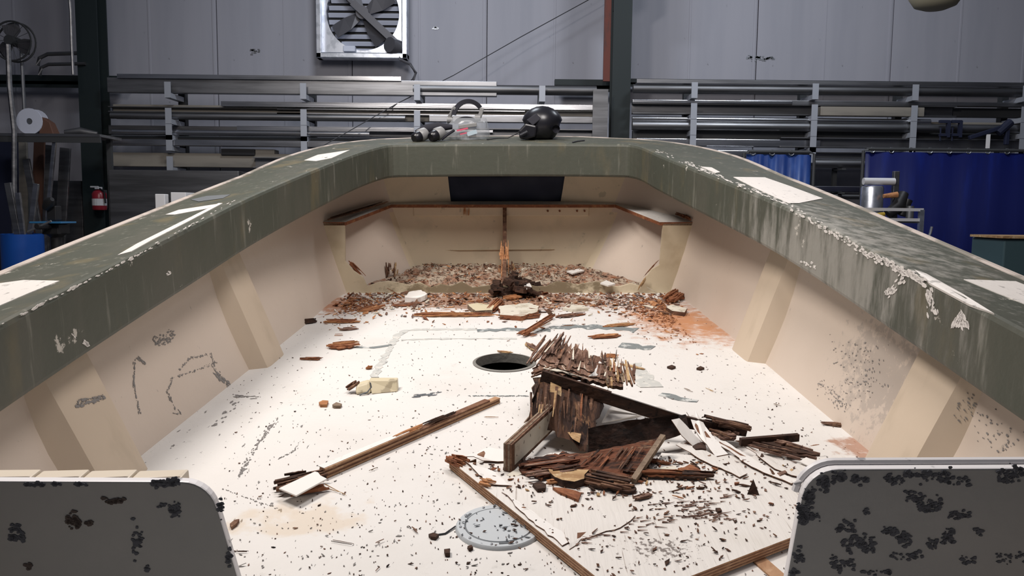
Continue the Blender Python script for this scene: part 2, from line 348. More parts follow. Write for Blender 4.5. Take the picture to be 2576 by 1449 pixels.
def jag(poly, amp, step, r, flags=None):
    out = []; n = len(poly)
    for i in range(n):
        a = Vector(poly[i]); b = Vector(poly[(i + 1) % n]); out.append(a)
        if flags and not flags[i]: continue
        k = int((b - a).length / step); d = (b - a)
        if k < 2: continue
        q = Vector((-d.y, d.x, 0)).normalized()
        for j in range(1, k):
            out.append(a + d * ((j + r.uniform(-.3, .3)) / k) + q * r.uniform(-amp, amp))
    return out
def fibres(mb, a, b, width, thick, n, r, side=None, nm=1, spread=.25):
    """a bundle of split wood slats between a and b"""
    a = Vector(a); b = Vector(b); d = b - a; L_ = d.length; dn = d.normalized()
    sd = Vector(side).normalized() if side else Vector((-dn.y, dn.x, 0)).normalized()
    up = dn.cross(sd)
    if up.z < 0: up = -up
    for i in range(n):
        t0 = r.uniform(-.05, spread); t1 = r.uniform(1 - spread, 1.05)
        off = sd * r.uniform(-.5, .5) * width + up * r.uniform(.2, .8) * thick
        p = a + d * t0 + off; q = a + d * t1 + off + sd * r.uniform(-.1, .1) * width + up * r.uniform(-.1, .25) * thick
        w_ = min(width * r.uniform(.10, .26), r.uniform(.006, .020)); h_ = max(thick * r.uniform(.18, .4), .002)
        m_ = p.lerp(q, r.uniform(.35, .65)) + up * r.uniform(0, .1) * thick
        mi = r.randrange(nm); x = sd * w_ / 2; y = up * h_ / 2
        tp = r.uniform(.2, .9); tq = r.uniform(.05, .6)
        vs = []
        for c, t in ((p, tp), (m_, 1), (q, tq)): vs += [c - x * t - y, c + x * t - y, c + x * t + y, c - x * t + y]
        fs = [(0, 3, 2, 1), (8, 9, 10, 11)]
        for k in (0, 4):
            for j in range(4): fs.append((k + j, k + (j + 1) % 4, k + 4 + (j + 1) % 4, k + 4 + j))
        mb.add(vs, fs, mi)
    return mb

# ================================================================== BUILDING
YW = 11.0
fl = MB(); fl.box((0, 4, -.1), (36, 26, .2)); tag(link('floor', fl, M['conc']), kind='structure')
wb = empty('wall_back', Matrix.Translation((0, YW, 0))); tag(wb, kind='structure')
x = -15.0; pw = 1.83
base = MB(); base.box((0, YW + .16, 4), (31, .1, 8.2)); wpart('wall_sheathing', base, M['wall'], wb)
pm = None
for i in range(16):
    if pm is None:
        b = MB(); b.box((0, 0, 4), (pw - .012, .04, 8.0)); b.box((pw / 2 - .04, -.022, 4), (.035, .012, 8.0)); b.box((0, -.022, 4), (.03, .008, 8.0))
        pm = link('wall_panel', b, M['wall'], wb, bevel=.004); pm.location = (x + .9, .07, 0)
    else:
        c = pm.copy(); COL.objects.link(c); c.parent = wb; c.location = (x + .9 + pw * i, .07, 0)
b = MB(); r_ = random.Random(2)
for (x_, y_, wx_, wy_, n_) in ((1912, 146, 34, 6, 60), (642, 130, 10, 6, 16), (1095, 72, 6, 3, 8)):
    for k in range(n_):
        q = PW(x_ + r_.uniform(-1, 1) * wx_, y_ + r_.gauss(0, .5) * wy_ + (r_.random() - .5) * 3, YW + .045); z_ = r_.uniform(.006, .02)
        b.box(q, (z_ * 2.2, .004, z_))
o = wpart('smudge', b, M['chain'], wb); o['kind'] = 'stuff'
wl = MB(); wl.box((-15, 4, 4), (.2, 26, 8)); tag(link('wall_left', wl, M['wall']), kind='structure')
wr = MB(); wr.box((15, 4, 4), (.2, 26, 8)); tag(link('wall_right', wr, M['wall']), kind='structure')

def column(name, xa, xb, ypx, Y):
    a = PW((xa + xb) / 2, ypx, Y); wd = abs(PW(xb, ypx, Y).x - PW(xa, ypx, Y).x)
    root = tag(empty(name, Matrix.Translation((a.x, Y, 0))), kind='structure')
    b = MB(); b.box((a.x, Y - .12, 4), (wd, .02, 8)); b.box((a.x, Y + .12, 4), (wd, .02, 8)); b.box((a.x, Y, 4), (.02, .24, 8))
    wpart('steel_profile', b, M['column'], root); 
    b = MB(); b.box((a.x, Y, .015), (wd + .15, .4, .03)); wpart('base_plate', b, M['column'], root)
    return root, a.x, wd
c1, c1x, c1w = column('column', 214, 266, 300, 10.3)
c2, c2x, c2w = column('column', 1537, 1583, 200, 10.3)
# haunch at the top of the right column, red oxide strip beside it
b = MB(); t = PW(1600, 0, 10.3).z
b.add([(c2x - .1, 10.2, t - .12), (c2x + .28, 10.2, t + .1), (c2x + .28, 10.2, t + .9), (c2x - .1, 10.2, t + .9), (c2x - .1, 10.4, t - .12), (c2x + .28, 10.4, t + .1), (c2x + .28, 10.4, t + .9), (c2x - .1, 10.4, t + .9)],
      [(0, 1, 2, 3), (4, 5, 6, 7), (0, 1, 5, 4), (1, 2, 6, 5), (2, 3, 7, 6), (3, 0, 4, 7)])
wpart('column_haunch', b, M['column'], c2)
a = PW(1528, 205, 10.5); tp = PW(1528, -60, 10.5)
b = MB(); b.box(((a.x + tp.x) / 2, 10.5, (a.z + 8) / 2), (.085, .06, 8 - a.z)); wpart('red_oxide_strip', b, M['rustred'], c2)
# girts
def girt(i, xa, xb, y, hpx, Y):
    a = PW(xa, y, Y); c = PW(xb, y, Y); h = hpx / FPX * Y
    b = MB(); b.box(((a.x + c.x) / 2, Y, (a.z + c.z) / 2), (c.x - a.x, .12, h)); b.box(((a.x + c.x) / 2, Y - .05, (a.z + c.z) / 2 - h / 2), (c.x - a.x, .02, h * .7))
    tag(link('trim_%d' % i, b, M['column']), kind='structure')
girt(1, -500, 320, 200, 22, 10.75)
girt(2, 1395, 1540, 213, 22, 10.75)
girt(3, 1560, 3000, 214, 14, 10.85)

# ---- exhaust fan in the wall
f0 = PW(914, 35, 10.86); fw = 222 / FPX * 10.86
fan = WT('exhaust_fan', (f0.x, 10.86, f0.z), 'large galvanised square exhaust fan high on the back wall', 'fan')
FY = 10.86; hw = fw / 2; R1 = hw * .80
def ring_sq(mb, r, h, y0, n=48, mi=0):
    c = [];
    for j in range(n):
        a = 2 * math.pi * j / n; dx, dz = math.cos(a), math.sin(a); k = h / max(abs(dx), abs(dz))
        c.append(((dx * r, dz * r), (dx * k, dz * k)))
    vs = []
    for (i_, o_) in c: vs += [(i_[0], y0, i_[1]), (o_[0], y0, o_[1]), (i_[0] * 1.03, y0 + .16, i_[1] * 1.03)]
    fs = []
    for j in range(n):
        a = 3 * j; b = 3 * ((j + 1) % n); fs += [(a, a + 1, b + 1, b), (a, b, b + 2, a + 2)]
    mb.add(vs, fs, mi)
b = MB(); ring_sq(b, R1, hw * .9, -.04); link('orifice_panel', b, M['galv'], fan, smooth=False)
for sx, sz, dx, dz in ((-1, 0, .075, fw), (1, 0, .075, fw), (0, -1, fw, .075), (0, 1, fw, .075)):
    b = MB(); b.box((sx * (hw - .0375), -.06, sz * (hw - .0375)), (dx, .18, dz)); link('frame_rail', b, M['galv'], fan, bevel=.012)
for k in range(11):
    z = -R1 * .96 + k * R1 * 1.92 / 10
    hwz = math.sqrt(max(R1 * R1 - z * z, .01))
    b = MB(); b.box((0, .09, z), (2 * hwz, .012, .058), R=None); o = link('louver', b, M['louver'], fan); o.rotation_euler = (RAD(38), 0, 0)
    o.location = (0, .09, z); o.data.transform(Matrix.Translation((0, -.09, -z)))
b = MB(); b.lathe([(.001, 0), (R1 * 1.03, 0)], (0, .145, 0), 40, R=Matrix.Rotation(RAD(90), 3, 'X')); link('dark_backing', b, M['rackdark'], fan)  # dark disc added so the gaps between louvers look shaded
for k in range(4):
    b = MB(); L0 = .07; L1 = R1 * .93; wv = R1 * .38
    b.add([(L0, 0, -.05), (L1 * .55, .02, -wv * .5), (L1, .03, -wv * .5), (L1, -.05, wv * .55), (L1 * .55, -.04, wv * .55), (L0, 0, .05)], [(0, 1, 4, 5), (1, 2, 3, 4)])
    o = link('blade', b, M['fandark'], fan); o.rotation_euler = (0, RAD(-32 - 90 * k), 0)
    md = o.modifiers.new('solid', 'SOLIDIFY'); md.thickness = .008
b = MB(); b.tube([(0, -.09, 0), (0, .05, 0)], .085, 16); link('hub', b, M['fandark'], fan, smooth=True)
b = MB(); d = R1 * .72; b.bar((-.12, -.11, .12), (d + .16, -.11, -d - .1), .09, .04, up=(0, 1, 0)); link('belt_guard', b, M['fandark'], fan)
b = MB(); b.bar((-R1 * .8, -.07, R1 * .75), (R1 * .8, -.07, -R1 * .75), .045, .03, up=(0, 1, 0)); link('bearing_strut', b, M['fandark'], fan)
b = MB(); b.tube([(hw * .62, -.2, -hw * .72), (hw * .78, -.06, -hw * .74)], .1, 14); link('motor', b, M['fandark'], fan, smooth=True)
b = MB(); b.box((-hw * .28, -.09, -hw * .79), (.16, .08, .075)); link('junction_box', b, M['louver'], fan, bevel=.01)
cpts = [(hw * .75, -.12, -hw * .8), (hw * .85, -.14, -hw * 1.02), (hw * 1.05, -.1, -hw * 1.1), (hw * 1.17, -.08, -hw * 1.28), (hw * 1.12, -.08, -hw * 1.42), (hw * 1.02, -.05, -hw * 1.5)]
b = MB(); b.tube(cpts, .02, 8); link('conduit', b, M['fandark'], fan, smooth=True)

# ---- thin cable across the wall
pts = [PW(1480, 0, 10.7), PW(1310, 93, 10.65), PW(1140, 190, 10.5), PW(1000, 260, 10.0), PW(860, 340, 9.7), PW(780, 385, 9.5)]
pts = [PW(1560, -46, 10.7)] + pts
b = MB(); b.tube(pts, .006, 6); wsolo('hanging_cable', b, M['cable'], 'thin dark cable running diagonally down the back wall', 'cable')

# ---- stock racks
def rack(root_label, posts, tiers, yl, Y, xr):
    """posts: pixel x; tiers: pixel y of each arm's top"""
    a = PW(posts[0], yl, Y)
    root = WT('cantilever_rack', (a.x, Y + .35, 0), root_label, 'rack')
    for px in posts:
        p = PW(px, 300, Y + .35)
        b = MB(); zt = PW(px, tiers[0] - 18, Y + .35).z
        b.box((p.x, Y + .35, zt / 2), (.085, .1, zt)); post = wpart('post', b, M['rackdark'], root)
        b = MB(); b.box((p.x, Y + .15, .04), (.1, .9, .08)); wpart('foot', b, M['rackdark'], root)
        for ty in tiers:
            q = PW(xr, ty, Y)
            b = MB(); b.box((p.x, Y + .12, q.z - .032), (.07, .44, .06)); b.box((p.x, Y - .105, q.z + .035), (.075, .012, .19))
            wpart('arm', b, [M['rackpost']], root)
    return root
LT = [240, 305, 345, 372, 425]
RT = [240, 292, 332, 372, 398]
YR = 10.0
rack('grey cantilever stock rack on the wall left of the dark steel column', [462, 787, 1060, 1360], LT, 240, YR, 800)
rack('grey cantilever stock rack on the wall right of the dark steel column', [1725, 2015, 2255, 2520, 2790], RT, 240, YR, 2000)
def tube_stock(xa, xb, y, h, m, shape, label, dy=0.0, group=None, name='aluminium_bar'):
    """length of stock between pixel columns xa and xb whose underside sits at pixel row y, h pixels tall"""
    Y = YR + dy
    p = PW(xa, y, Y); q = PW(xb, y, Y); hh = h / FPX * Y; z = PW(800 if xa < 1500 else 2000, y, Y).z
    # follow the level world, the photograph's own roll tilts it
    b = MB(); cx = (p.x + q.x) / 2; L_ = q.x - p.x
    if shape == 'tube':
        b.tube([(p.x, Y, z + hh / 2), (q.x, Y, z + hh / 2)], hh / 2, 12)
    elif shape == 'channel':
        b.box((cx, Y + .05, z + hh / 2), (L_, .012, hh)); b.box((cx, Y, z + hh - .006), (L_, .11, .012)); b.box((cx, Y, z + .006), (L_, .11, .012))
    elif shape == 'angle':
        b.box((cx, Y - .05, z + hh / 2), (L_, .012, hh)); b.box((cx, Y, z + .006), (L_, .11, .012))
    else:
        b.box((cx, Y, z + hh / 2), (L_, .10, hh))
    wsolo(name, b, m, label, 'metal stock', group, smooth=(shape == 'tube'), bevel=(.006 if shape == 'box' else 0))
LS = [
 (275, 1250, 239, 36, 'alum', 'box', 'deep grey box section on the top tier of the left rack', .05),
 (300, 1010, 203, 10, 'alub', 'angle', 'bright angle lying on the deep box section, left rack', .02),
 (1040, 1500, 234, 24, 'alud', 'tube', 'dull round tube at the right end of the top tier, left rack', .04),
 (280, 1020, 304, 16, 'alum', 'tube', 'long mill finish tube on the second tier of the left rack', .02),
 (700, 1320, 288, 13, 'alub', 'channel', 'bright ribbed channel piled on the second tier, left rack', .1),
 (278, 760, 288, 14, 'alud', 'channel', 'dull channel at the left end of the second tier, left rack', .1),
 (560, 1500, 271, 12, 'alub', 'angle', 'uppermost bright angle of the second tier, left rack', .05),
 (1080, 1520, 304, 16, 'alum', 'box', 'grey box tube at the right end of the second tier, left rack', .03),
 (285, 930, 344, 14, 'alub', 'tube', 'shiny tube on the third tier of the left rack', -.02),
 (600, 1240, 330, 10, 'alub', 'angle', 'shiny angle above the tube on the third tier, left rack', .06),
 (1100, 1520, 344, 24, 'alud', 'channel', 'dull channel at the right of the third tier, left rack', .03),
 (280, 1000, 371, 15, 'alub', 'box', 'bright box bar on the fourth tier of the left rack', -.03),
 (285, 760, 424, 34, 'alutan', 'box', 'wide tan plank on the lowest tier of the left rack', .06),
 (640, 1010, 424, 26, 'alum', 'channel', 'grey channel on the lowest tier beside the tan plank', -.04),
]
LS += [
 (290, 1000, 304, 34, 'alutan', 'box', 'deep tan plank at the back of the second tier, left rack', .17),
 (1000, 1525, 304, 32, 'alutan', 'box', 'tan plank end at the back of the second tier, right half of left rack', .17),
 (278, 1300, 344, 22, 'alud', 'box', 'dull box section at the back of the third tier, left rack', .16),
 (278, 1100, 371, 24, 'rackdark', 'box', 'dark bar set as shade at the back of the fourth tier, left rack', .12),  # near-black bar set behind the stock as the tier's shadow
 (283, 700, 239, 22, 'alud', 'box', 'dull box section hidden behind the top tier, left rack', .17),
]
for s in LS: tube_stock(s[0], s[1], s[2], s[3], M[s[4]], s[5], s[6], s[7])
RSK = [
 (1592, 2700, 239, 22, 'alud', 'tube', 'long dull round tube on the top tier of the right rack', .03),
 (1600, 2900, 214, 9, 'alum', 'angle', 'thin grey angle topmost on the right rack', .05),
 (1590, 2400, 291, 26, 'alud', 'channel', 'dark channel on the second tier of the right rack', .05),
 (1590, 1990, 264, 8, 'alub', 'box', 'bright flat bar at the left of the second tier, right rack', .03),
 (1860, 2650, 264, 10, 'alum', 'box', 'grey flat bar at the right of the second tier, right rack', .05),
 (2060, 2320, 291, 22, 'alutan', 'box', 'tan wrapped bundle on the second tier, right rack', -.02),
 (1590, 2900, 331, 22, 'alum', 'tube', 'mill finish tube on the third tier of the right rack', -.02),
 (1590, 2340, 309, 12, 'alub', 'tube', 'brightest polished tube, resting highest on the third tier, right rack', -.01),
 (1600, 2060, 371, 18, 'alub', 'box', 'bright box bar at the left of the fourth tier, right rack', .02),
 (1960, 2900, 371, 24, 'alum', 'channel', 'grey channel at the right of the fourth tier, right rack', .0),
 (1780, 1900, 397, 16, 'alub', 'box', 'short bright bar end on the lowest tier, right rack', -.04),
 (1600, 2200, 397, 14, 'alum', 'channel', 'grey channel on the lowest tier of the right rack', .06),
]
RSK += [
 (1590, 2800, 291, 22, 'rackdark', 'box', 'dark bar set as shade at the back of the second tier, right rack', .17),  # dark back bar, its colour paints the shade deep in the tier
 (1590, 2800, 331, 26, 'alutan', 'box', 'tan plank at the back of the third tier, right rack', .15),
 (1590, 2800, 371, 38, 'rackdark', 'box', 'deep black bar set as shade at the back of the fourth tier, right rack', .15),  # black back bar in place of the shadow between tiers
]
for s in RSK: tube_stock(s[0], s[1], s[2], s[3], M[s[4]], s[5], s[6], s[7])
def wbox(name, x0, y0, x1, y1, Y, dep, m, label, cat, bevel=.006, group=None, z0=None):
    a = PW(x0, y1, Y); c = PW(x1, y0, Y); zb = a.z if z0 is None else z0
    b = MB(); b.box(((a.x + c.x) / 2, Y + dep / 2, (zb + c.z) / 2), (abs(c.x - a.x), dep, c.z - zb))
    return wsolo(name, b, m, label, cat, group, bevel=bevel)
wbox('black_crate', 556, 375, 640, 390, 9.98, .25, M['blackbox'], 'small black box on the left rack above the gunwale', 'box')
wbox('cardboard_end', 640, 376, 690, 398, 10.02, .2, M['alutan'], 'tan carton end beside the small black box', 'box')
# dark end panel and grey board at the right end of the left rack
a = PW(1490, 330, 9.95); c = PW(1530, 225, 9.95)
b = MB(); b.box(((a.x + c.x) / 2, 9.95, c.z / 2 ), (c.x - a.x, .02, c.z)); wsolo('grey_sheet', b, M['alud'], 'grey sheet standing on edge against the right column', 'metal sheet')
wbox('steel_locker', 283, 430, 600, 700, 9.1, .35, M['alud'], 'low dull grey metal cabinet under the left rack', 'cabinet', z0=0)
wbox('white_carton', 391, 488, 414, 530, 8.6, .1, M['lit'], 'small white carton standing on edge behind the left gunwale', 'carton', z0=0)
wbox('white_tub', 430, 484, 467, 520, 8.6, .25, M['lit'], 'white tub right of the white carton, behind left gunwale', 'tub', z0=0)

# ---- left corner of the shop
def wtube(name, pix, Y, r, m, label, cat, n=8):
    b = MB(); b.tube([PW(px, py, Y) for px, py in pix], r, n); return wsolo(name, b, m, label, cat, smooth=True)
# round fan
p = PW(36, 105, 10.2); r = 47 / FPX * 10.2; DYF = 1.0
pf = WT('pedestal_fan', (p.x, (9.2 + DYF), 0), 'dark round shop fan on a tall pole at the far left', 'fan')
RX = Matrix.Rotation(RAD(90), 3, 'X')
b = MB()
for yy in (-.05, .05):
    b.tube([(p.x + r * math.cos(a), (9.2 + DYF) + yy, p.z + r * math.sin(a)) for a in [2 * math.pi * k / 32 for k in range(33)]], .012, 6)
for k in range(14):
    a = 2 * math.pi * k / 14; b.tube([(p.x + .04 * math.cos(a), (9.13 + DYF), p.z + .04 * math.sin(a)), (p.x + r * math.cos(a), (9.15 + DYF), p.z + r * math.sin(a))], .003, 4)
wpart('guard', b, M['rackdark'], pf)
for k in range(3):
    b = MB(); b.add([(.03, 0, -.02), (r * .5, .02, -.1), (r * .9, .02, -.09), (r * .88, -.03, .1), (r * .5, -.02, .08), (.03, 0, .03)], [(0, 1, 4, 5), (1, 2, 3, 4)])
    o = link('blade', b, M['fandark'], pf); o.location = (0, 0, p.z); o.rotation_euler = (0, RAD(120 * k + 20), 0); o.modifiers.new('s', 'SOLIDIFY').thickness = .006
b = MB(); b.tube([(p.x, (9.08 + DYF), p.z), (p.x, (9.3 + DYF), p.z)], .06, 14); wpart('motor', b, M['rackdark'], pf, smooth=True)
b = MB(); b.tube([(p.x, (9.34 + DYF), 0.02), (p.x, (9.34 + DYF), p.z + .02), (p.x, (9.28 + DYF), p.z + .02)], .022, 8); wpart('pole', b, M['chain'], pf, smooth=True)
b = MB(); b.lathe([(0, .03), (.25, .025), (.27, 0)], (p.x, (9.34 + DYF), 0), 20); b.disc(.27, 0, (p.x, (9.34 + DYF), 0), 20); wpart('base', b, M['rackdark'], pf)
# shelf with spools
sa = PW(-120, 330, 9.0); sb = PW(262, 345, 9.0)
sh = WT('wall_shelf', (sa.x, 9.1, 0), 'long grey shelf on dark posts left of the first column', 'shelf')
zs = PW(130, 338, 9.0).z
b = MB(); b.box(((sa.x + sb.x) / 2, 9.15, zs - .015), (sb.x - sa.x, .5, .03)); wpart('shelf_board', b, M['alum'], sh)
b = MB(); b.box(((sa.x + sb.x) / 2, 8.92, zs - .06), (sb.x - sa.x, .03, .07)); wpart('front_lip', b, M['rackdark'], sh)
for px in (-100, 258):
    q = PW(px, 345, 9.15); b = MB(); b.box((q.x, 9.3, zs / 2 - .015), (.05, .05, zs - .03)); wpart('post', b, M['rackdark'], sh)
q = PW(80, 285, 9.1); rr = 32 / FPX * 9.1
sp = WT('wire_spool', (q.x, 9.1, zs), 'grey wire spool standing on the shelf at far left', 'spool')
RY = Matrix.Rotation(RAD(90), 3, 'X')
for yy in (9.05, 9.17):
    b = MB(); b.lathe([(.035, -.006), (rr, -.006), (rr, .006), (.035, .006), (.035, -.006)], (q.x, yy, zs + rr), 24, R=RY); wpart('flange', b, M['louver'], sp)
b = MB(); b.tube([(q.x, 9.05, zs + rr), (q.x, 9.17, zs + rr)], rr * .6, 18); wpart('wire_winding', b, M['chain'], sp, smooth=True)
b = MB(); cx_, cz_ = PW(118, 318, 9.1).x, zs
b.add([(cx_ - .07, 9.05, cz_), (cx_ + .1, 9.05, cz_), (cx_ + .1, 9.2, cz_), (cx_ - .07, 9.2, cz_), (cx_ - .04, 9.07, cz_ + .2), (cx_ + .05, 9.07, cz_ + .14), (cx_ + .05, 9.18, cz_ + .14), (cx_ - .04, 9.18, cz_ + .2)],
      [(0, 1, 2, 3), (4, 5, 6, 7), (0, 1, 5, 4), (1, 2, 6, 5), (2, 3, 7, 6), (3, 0, 4, 7)])
wsolo('brown_block', b, M['oakbrown'], 'dark brown wooden block beside the wire spool', 'block', bevel=.008)
b = MB(); q = PW(190, 330, 9.1); b.tube([(q.x - .12, 9.1, zs + .03), (q.x + .05, 9.12, zs + .05), (q.x + .22, 9.15, zs + .03)], [.03, .045, .02], 10)
wsolo('rag_bundle', b, M['alud'], 'grey rag bundle on the shelf near the first column', 'rag', smooth=True)
# pipes on the wall above
wtube('hanging_chain', [(170, -60), (178, 30), (180, 100), (184, 188)], 9.6, .018, M['alum'], 'bright vertical pipe hanging left of the first column', 'pipe')
wtube('bent_pipe', [(95, 165), (100, 146), (120, 136), (215, 133)], 10.2, .025, M['alud'], 'upper bent pipe on the wall left of the first column', 'pipe')
wtube('bent_pipe', [(100, 190), (104, 170), (122, 162), (215, 160)], 10.15, .022, M['alud'], 'lower bent pipe on the wall left of the first column', 'pipe')
wtube('upright_tube', [(20, 112), (24, 215), (36, 330), (36, 1010)], 8.8, .028, M['alum'], 'bright upright tube in front of the round fan', 'tube')
# leaning stock and barrel
barrel_c = PW(58, 640, 8.2); br = 48 / FPX * 8.2; bz = PW(58, 590, 8.2 - br).z
bl = WT('blue_barrel', (barrel_c.x, 8.2, 0), 'bright blue open barrel holding metal offcuts at far left', 'barrel')
b = MB(); b.lathe([(br * .97, 0), (br, .03), (br, bz * .33), (br * 1.03, bz * .345), (br, bz * .36), (br, bz * .66), (br * 1.03, bz * .675), (br, bz * .69), (br, bz), (br * .96, bz), (br * .95, .05)], (barrel_c.x, 8.2, 0), 28)
b.disc(br * .95, .05, (barrel_c.x, 8.2, 0), 28); wpart('barrel_body', b, M['barrel'], bl, smooth=True)
def lean(name, x0, y0, x1, y1, Y, wpx, m, label, base_z=None, Yb=None):
    top = PW(x1, y1, Y); low = PW(x0, y0, Yb or Y)
    d = (low - top); 
    bz_ = base_z if base_z is not None else 0.0
    low = top + d * ((bz_ - top.z) / d.z)
    b = MB(); b.bar(low, top, wpx / FPX * Y, .03, up=(0, 1, 0)); wsolo(name, b, m, label, 'metal stock', bevel=.003)
for i, (x0, y0, x1, y1, wp, m, lb) in enumerate([
    (45, 590, 20, 460, 16, 'alum', 'leftmost aluminium strip standing in the blue barrel'),
    (58, 590, 45, 485, 12, 'alub', 'second aluminium strip from left in the blue barrel'),
    (76, 590, 92, 462, 13, 'alub', 'brightest strip standing in the blue barrel, leaning right')]):
    lean('aluminium_strip', x0, y0, x1, y1, 8.2, wp, M[m], lb, .06)
for (x0, y0, x1, y1, wp, Y, m, lb) in [
    (118, 560, 138, 350, 9, 9.0, 'alub', 'tall thin bright bar leaning behind the vise'),
    (95, 560, 66, 400, 17, 9.35, 'alum', 'grey bar leaning against the shelf front, far left'),
    (92, 560, 100, 355, 26, 9.6, 'oakbrown', 'reddish brown board leaning under the shelf'),
    (118, 560, 124, 365, 16, 9.5, 'alud', 'dull grey bar leaning beside the brown board'),
    (150, 640, 165, 372, 26, 9.7, 'alum', 'wide grey bar leaning right of the brown board'),
    (60, 560, 58, 358, 20, 9.75, 'alutan', 'tan bar leaning left of the brown board')]:
    lean('leaning_bar', x0, y0, x1, y1, Y, wp, M[m], lb)
wbox('navy_cover', -80, 350, 38, 700, 9.9, .1, M['navy'], 'dark navy cover hanging under the shelf at far left', 'cover', z0=0)
wbox('grey_bin', 140, 455, 204, 700, 10.3, .4, M['alud'], 'dull grey metal bin standing left of the first column', 'bin', z0=0)
# vise on a stand
q = PW(140, 560, 7.6)
vs = WT('bench_vise', (q.x, 7.6, 0), 'black vise with blue top plate on a pedestal by the barrel', 'vise')
b = MB(); b.lathe([(.2, 0), (.18, .03), (.06, .06), (.05, q.z - .14), (.1, q.z - .1)], (q.x, 7.6, 0), 16); b.disc(.2, 0, (q.x, 7.6, 0), 16); b.disc(.1, q.z - .1, (q.x, 7.6, 0), 16); wpart('pedestal', b, M['iron'], vs, smooth=True)
b = MB(); b.box((q.x, 7.6, q.z - .06), (.16, .2, .1)); b.box((q.x + .02, 7.55, q.z + .09), (.09, .1, .14)); b.tube([(q.x, 7.3, q.z - .03), (q.x, 7.6, q.z - .03)], .03, 10); wpart('jaw_body', b, M['iron'], vs, bevel=.01)
b = MB(); b.box((q.x, 7.56, q.z + .003), (.3, .26, .016)); wpart('blue_plate', b, M['blueplate'], vs, bevel=.004)
b = MB(); b.tube([(q.x - .1, 7.32, q.z - .08), (q.x + .12, 7.32, q.z + .02)], .01, 8); wpart('handle', b, M['chain'], vs, smooth=True)
b = MB(); b.tube([(q.x - .02, 7.5, q.z + .14), (q.x + .03, 7.46, q.z + .2), (q.x + .07, 7.44, q.z + .22)], [.04, .05, .02], 10); wpart('clamp_screw', b, M['iron'], vs, smooth=True)
# fire extinguisher on the first column
q = PW(252, 500, 10.05); eh = 56 / FPX * 10.05; er = .085
ex = WT('fire_extinguisher', (q.x, 10.03, q.z - eh / 2), 'small red fire extinguisher hung on the left column', 'extinguisher')
zb = q.z - eh / 2
b = MB(); b.lathe([(er * .9, 0), (er, .012), (er, eh * .72), (er * .75, eh * .84), (er * .35, eh * .9), (er * .35, eh * .93)], (q.x, 10.03, zb), 18); b.disc(er * .9, 0, (q.x, 10.03, zb), 18); wpart('cylinder_body', b, M['red'], ex, smooth=True)
b = MB(); b.box((q.x, 10.02, zb + eh * .97), (.05, .1, .03)); b.box((q.x - .03, 9.98, zb + eh * 1.02), (.1, .02, .02)); wpart('valve_handle', b, M['paper'], ex, bevel=.004)
b = MB(); b.lathe([(er * 1.01, eh * .2), (er * 1.01, eh * .5)], (q.x, 10.03, zb), 18); wpart('label_band', b, M['paper'], ex)
b = MB(); b.tube([(q.x + .02, 10.0, zb + eh * .95), (q.x + .09, 9.98, zb + eh * .8), (q.x + .1, 9.98, zb + eh * .3)], .012, 8); wpart('hose', b, M['black'], ex)
b = MB(); b.box((q.x, 10.14, zb + eh * .5), (.05, .08, eh * .8)); wpart('wall_bracket', b, M['rackdark'], ex)

# ---- blue welding screens on the right
def screen(x0, x1, y0, Y, m, label):
    a = PW(x0, y0, Y); c = PW(x1, y0, Y); zt = (a.z + c.z) / 2
    root = WT('welding_screen', ((a.x + c.x) / 2, Y, 0), label, 'screen')
    b = MB(); n = 40; vs = []; fs = []
    for i in range(n + 1):
        xx = a.x + .03 + (c.x - a.x - .06) * i / n; yy = Y + .006 * math.sin(i * 1.3) + .008 * math.sin(i * .47 + 1)
        vs += [(xx, yy, .15), (xx, yy * 1.0, zt - .03)]
    for i in range(n): fs.append((2 * i, 2 * i + 2, 2 * i + 3, 2 * i + 1))
    b.add(vs, fs); o = wpart('curtain', b, m, root, smooth=True, flip=False); o.modifiers.new('s', 'SOLIDIFY').thickness = .004
    b = MB()
    b.tube([(a.x, Y, 0.03), (a.x, Y, zt - .02), (a.x + .05, Y, zt), (c.x - .05, Y, zt), (c.x, Y, zt - .02), (c.x, Y, 0.03)], .018, 8); wpart('frame_tube', b, M['rackdark'], root, smooth=True)
    for xx in (a.x, c.x):
        b = MB(); b.box((xx, Y, .02), (.05, .6, .04)); wpart('foot', b, M['rackdark'], root)
    for k in range(int((c.x - a.x) / .22)):
        xx = a.x + .1 + k * .22; b = MB(); b.tube([(xx + .03 * math.cos(t), Y - .005, zt + .03 * math.sin(t) - .01) for t in [2 * math.pi * j / 10 for j in range(11)]], .006, 5)
        wpart('ring', b, M['chain'], root)
screen(1872, 2049, 382, 9.2, M['wc2'], 'narrow blue welding curtain behind the right gunwale')
screen(2172, 2760, 378, 9.2, M['wc'], 'wide dark blue welding curtain at the right edge')
# stock and tarp pieces in the gap between the screens
for i, (y, h, m, lb) in enumerate([(422, 22, 'alum', 'grey bar seen between the blue curtains, upper'), (482, 14, 'alub', 'brightest bar in the gap between the blue curtains'), (500, 14, 'alud', 'dull bar just below the brightest bar between curtains'), (535, 20, 'alum', 'lowest grey bar in the gap between the blue curtains')]):
    tube_stock(1700, 2560, y, h, M[m], 'box' if i % 2 else 'tube', lb, .03)
extra = WT('stock_stand', (PW(2110, 540, YR).x, YR + .12, 0), 'low dark stock stand seen between the blue curtains', 'stand')
for px in (1760, 2100, 2500):
    q = PW(px, 540, YR + .12); b = MB(); zt = PW(px, 400, YR).z; b.box((q.x, YR + .2, zt / 2), (.05, .05, zt)); wpart('post', b, M['rackdark'], extra)
    for y in (422, 482, 500, 535):
        zz = PW(2000, y, YR).z; b = MB(); b.box((q.x, YR + .06, zz - .014), (.05, .3, .02)); wpart('arm', b, M['rackdark'], extra)
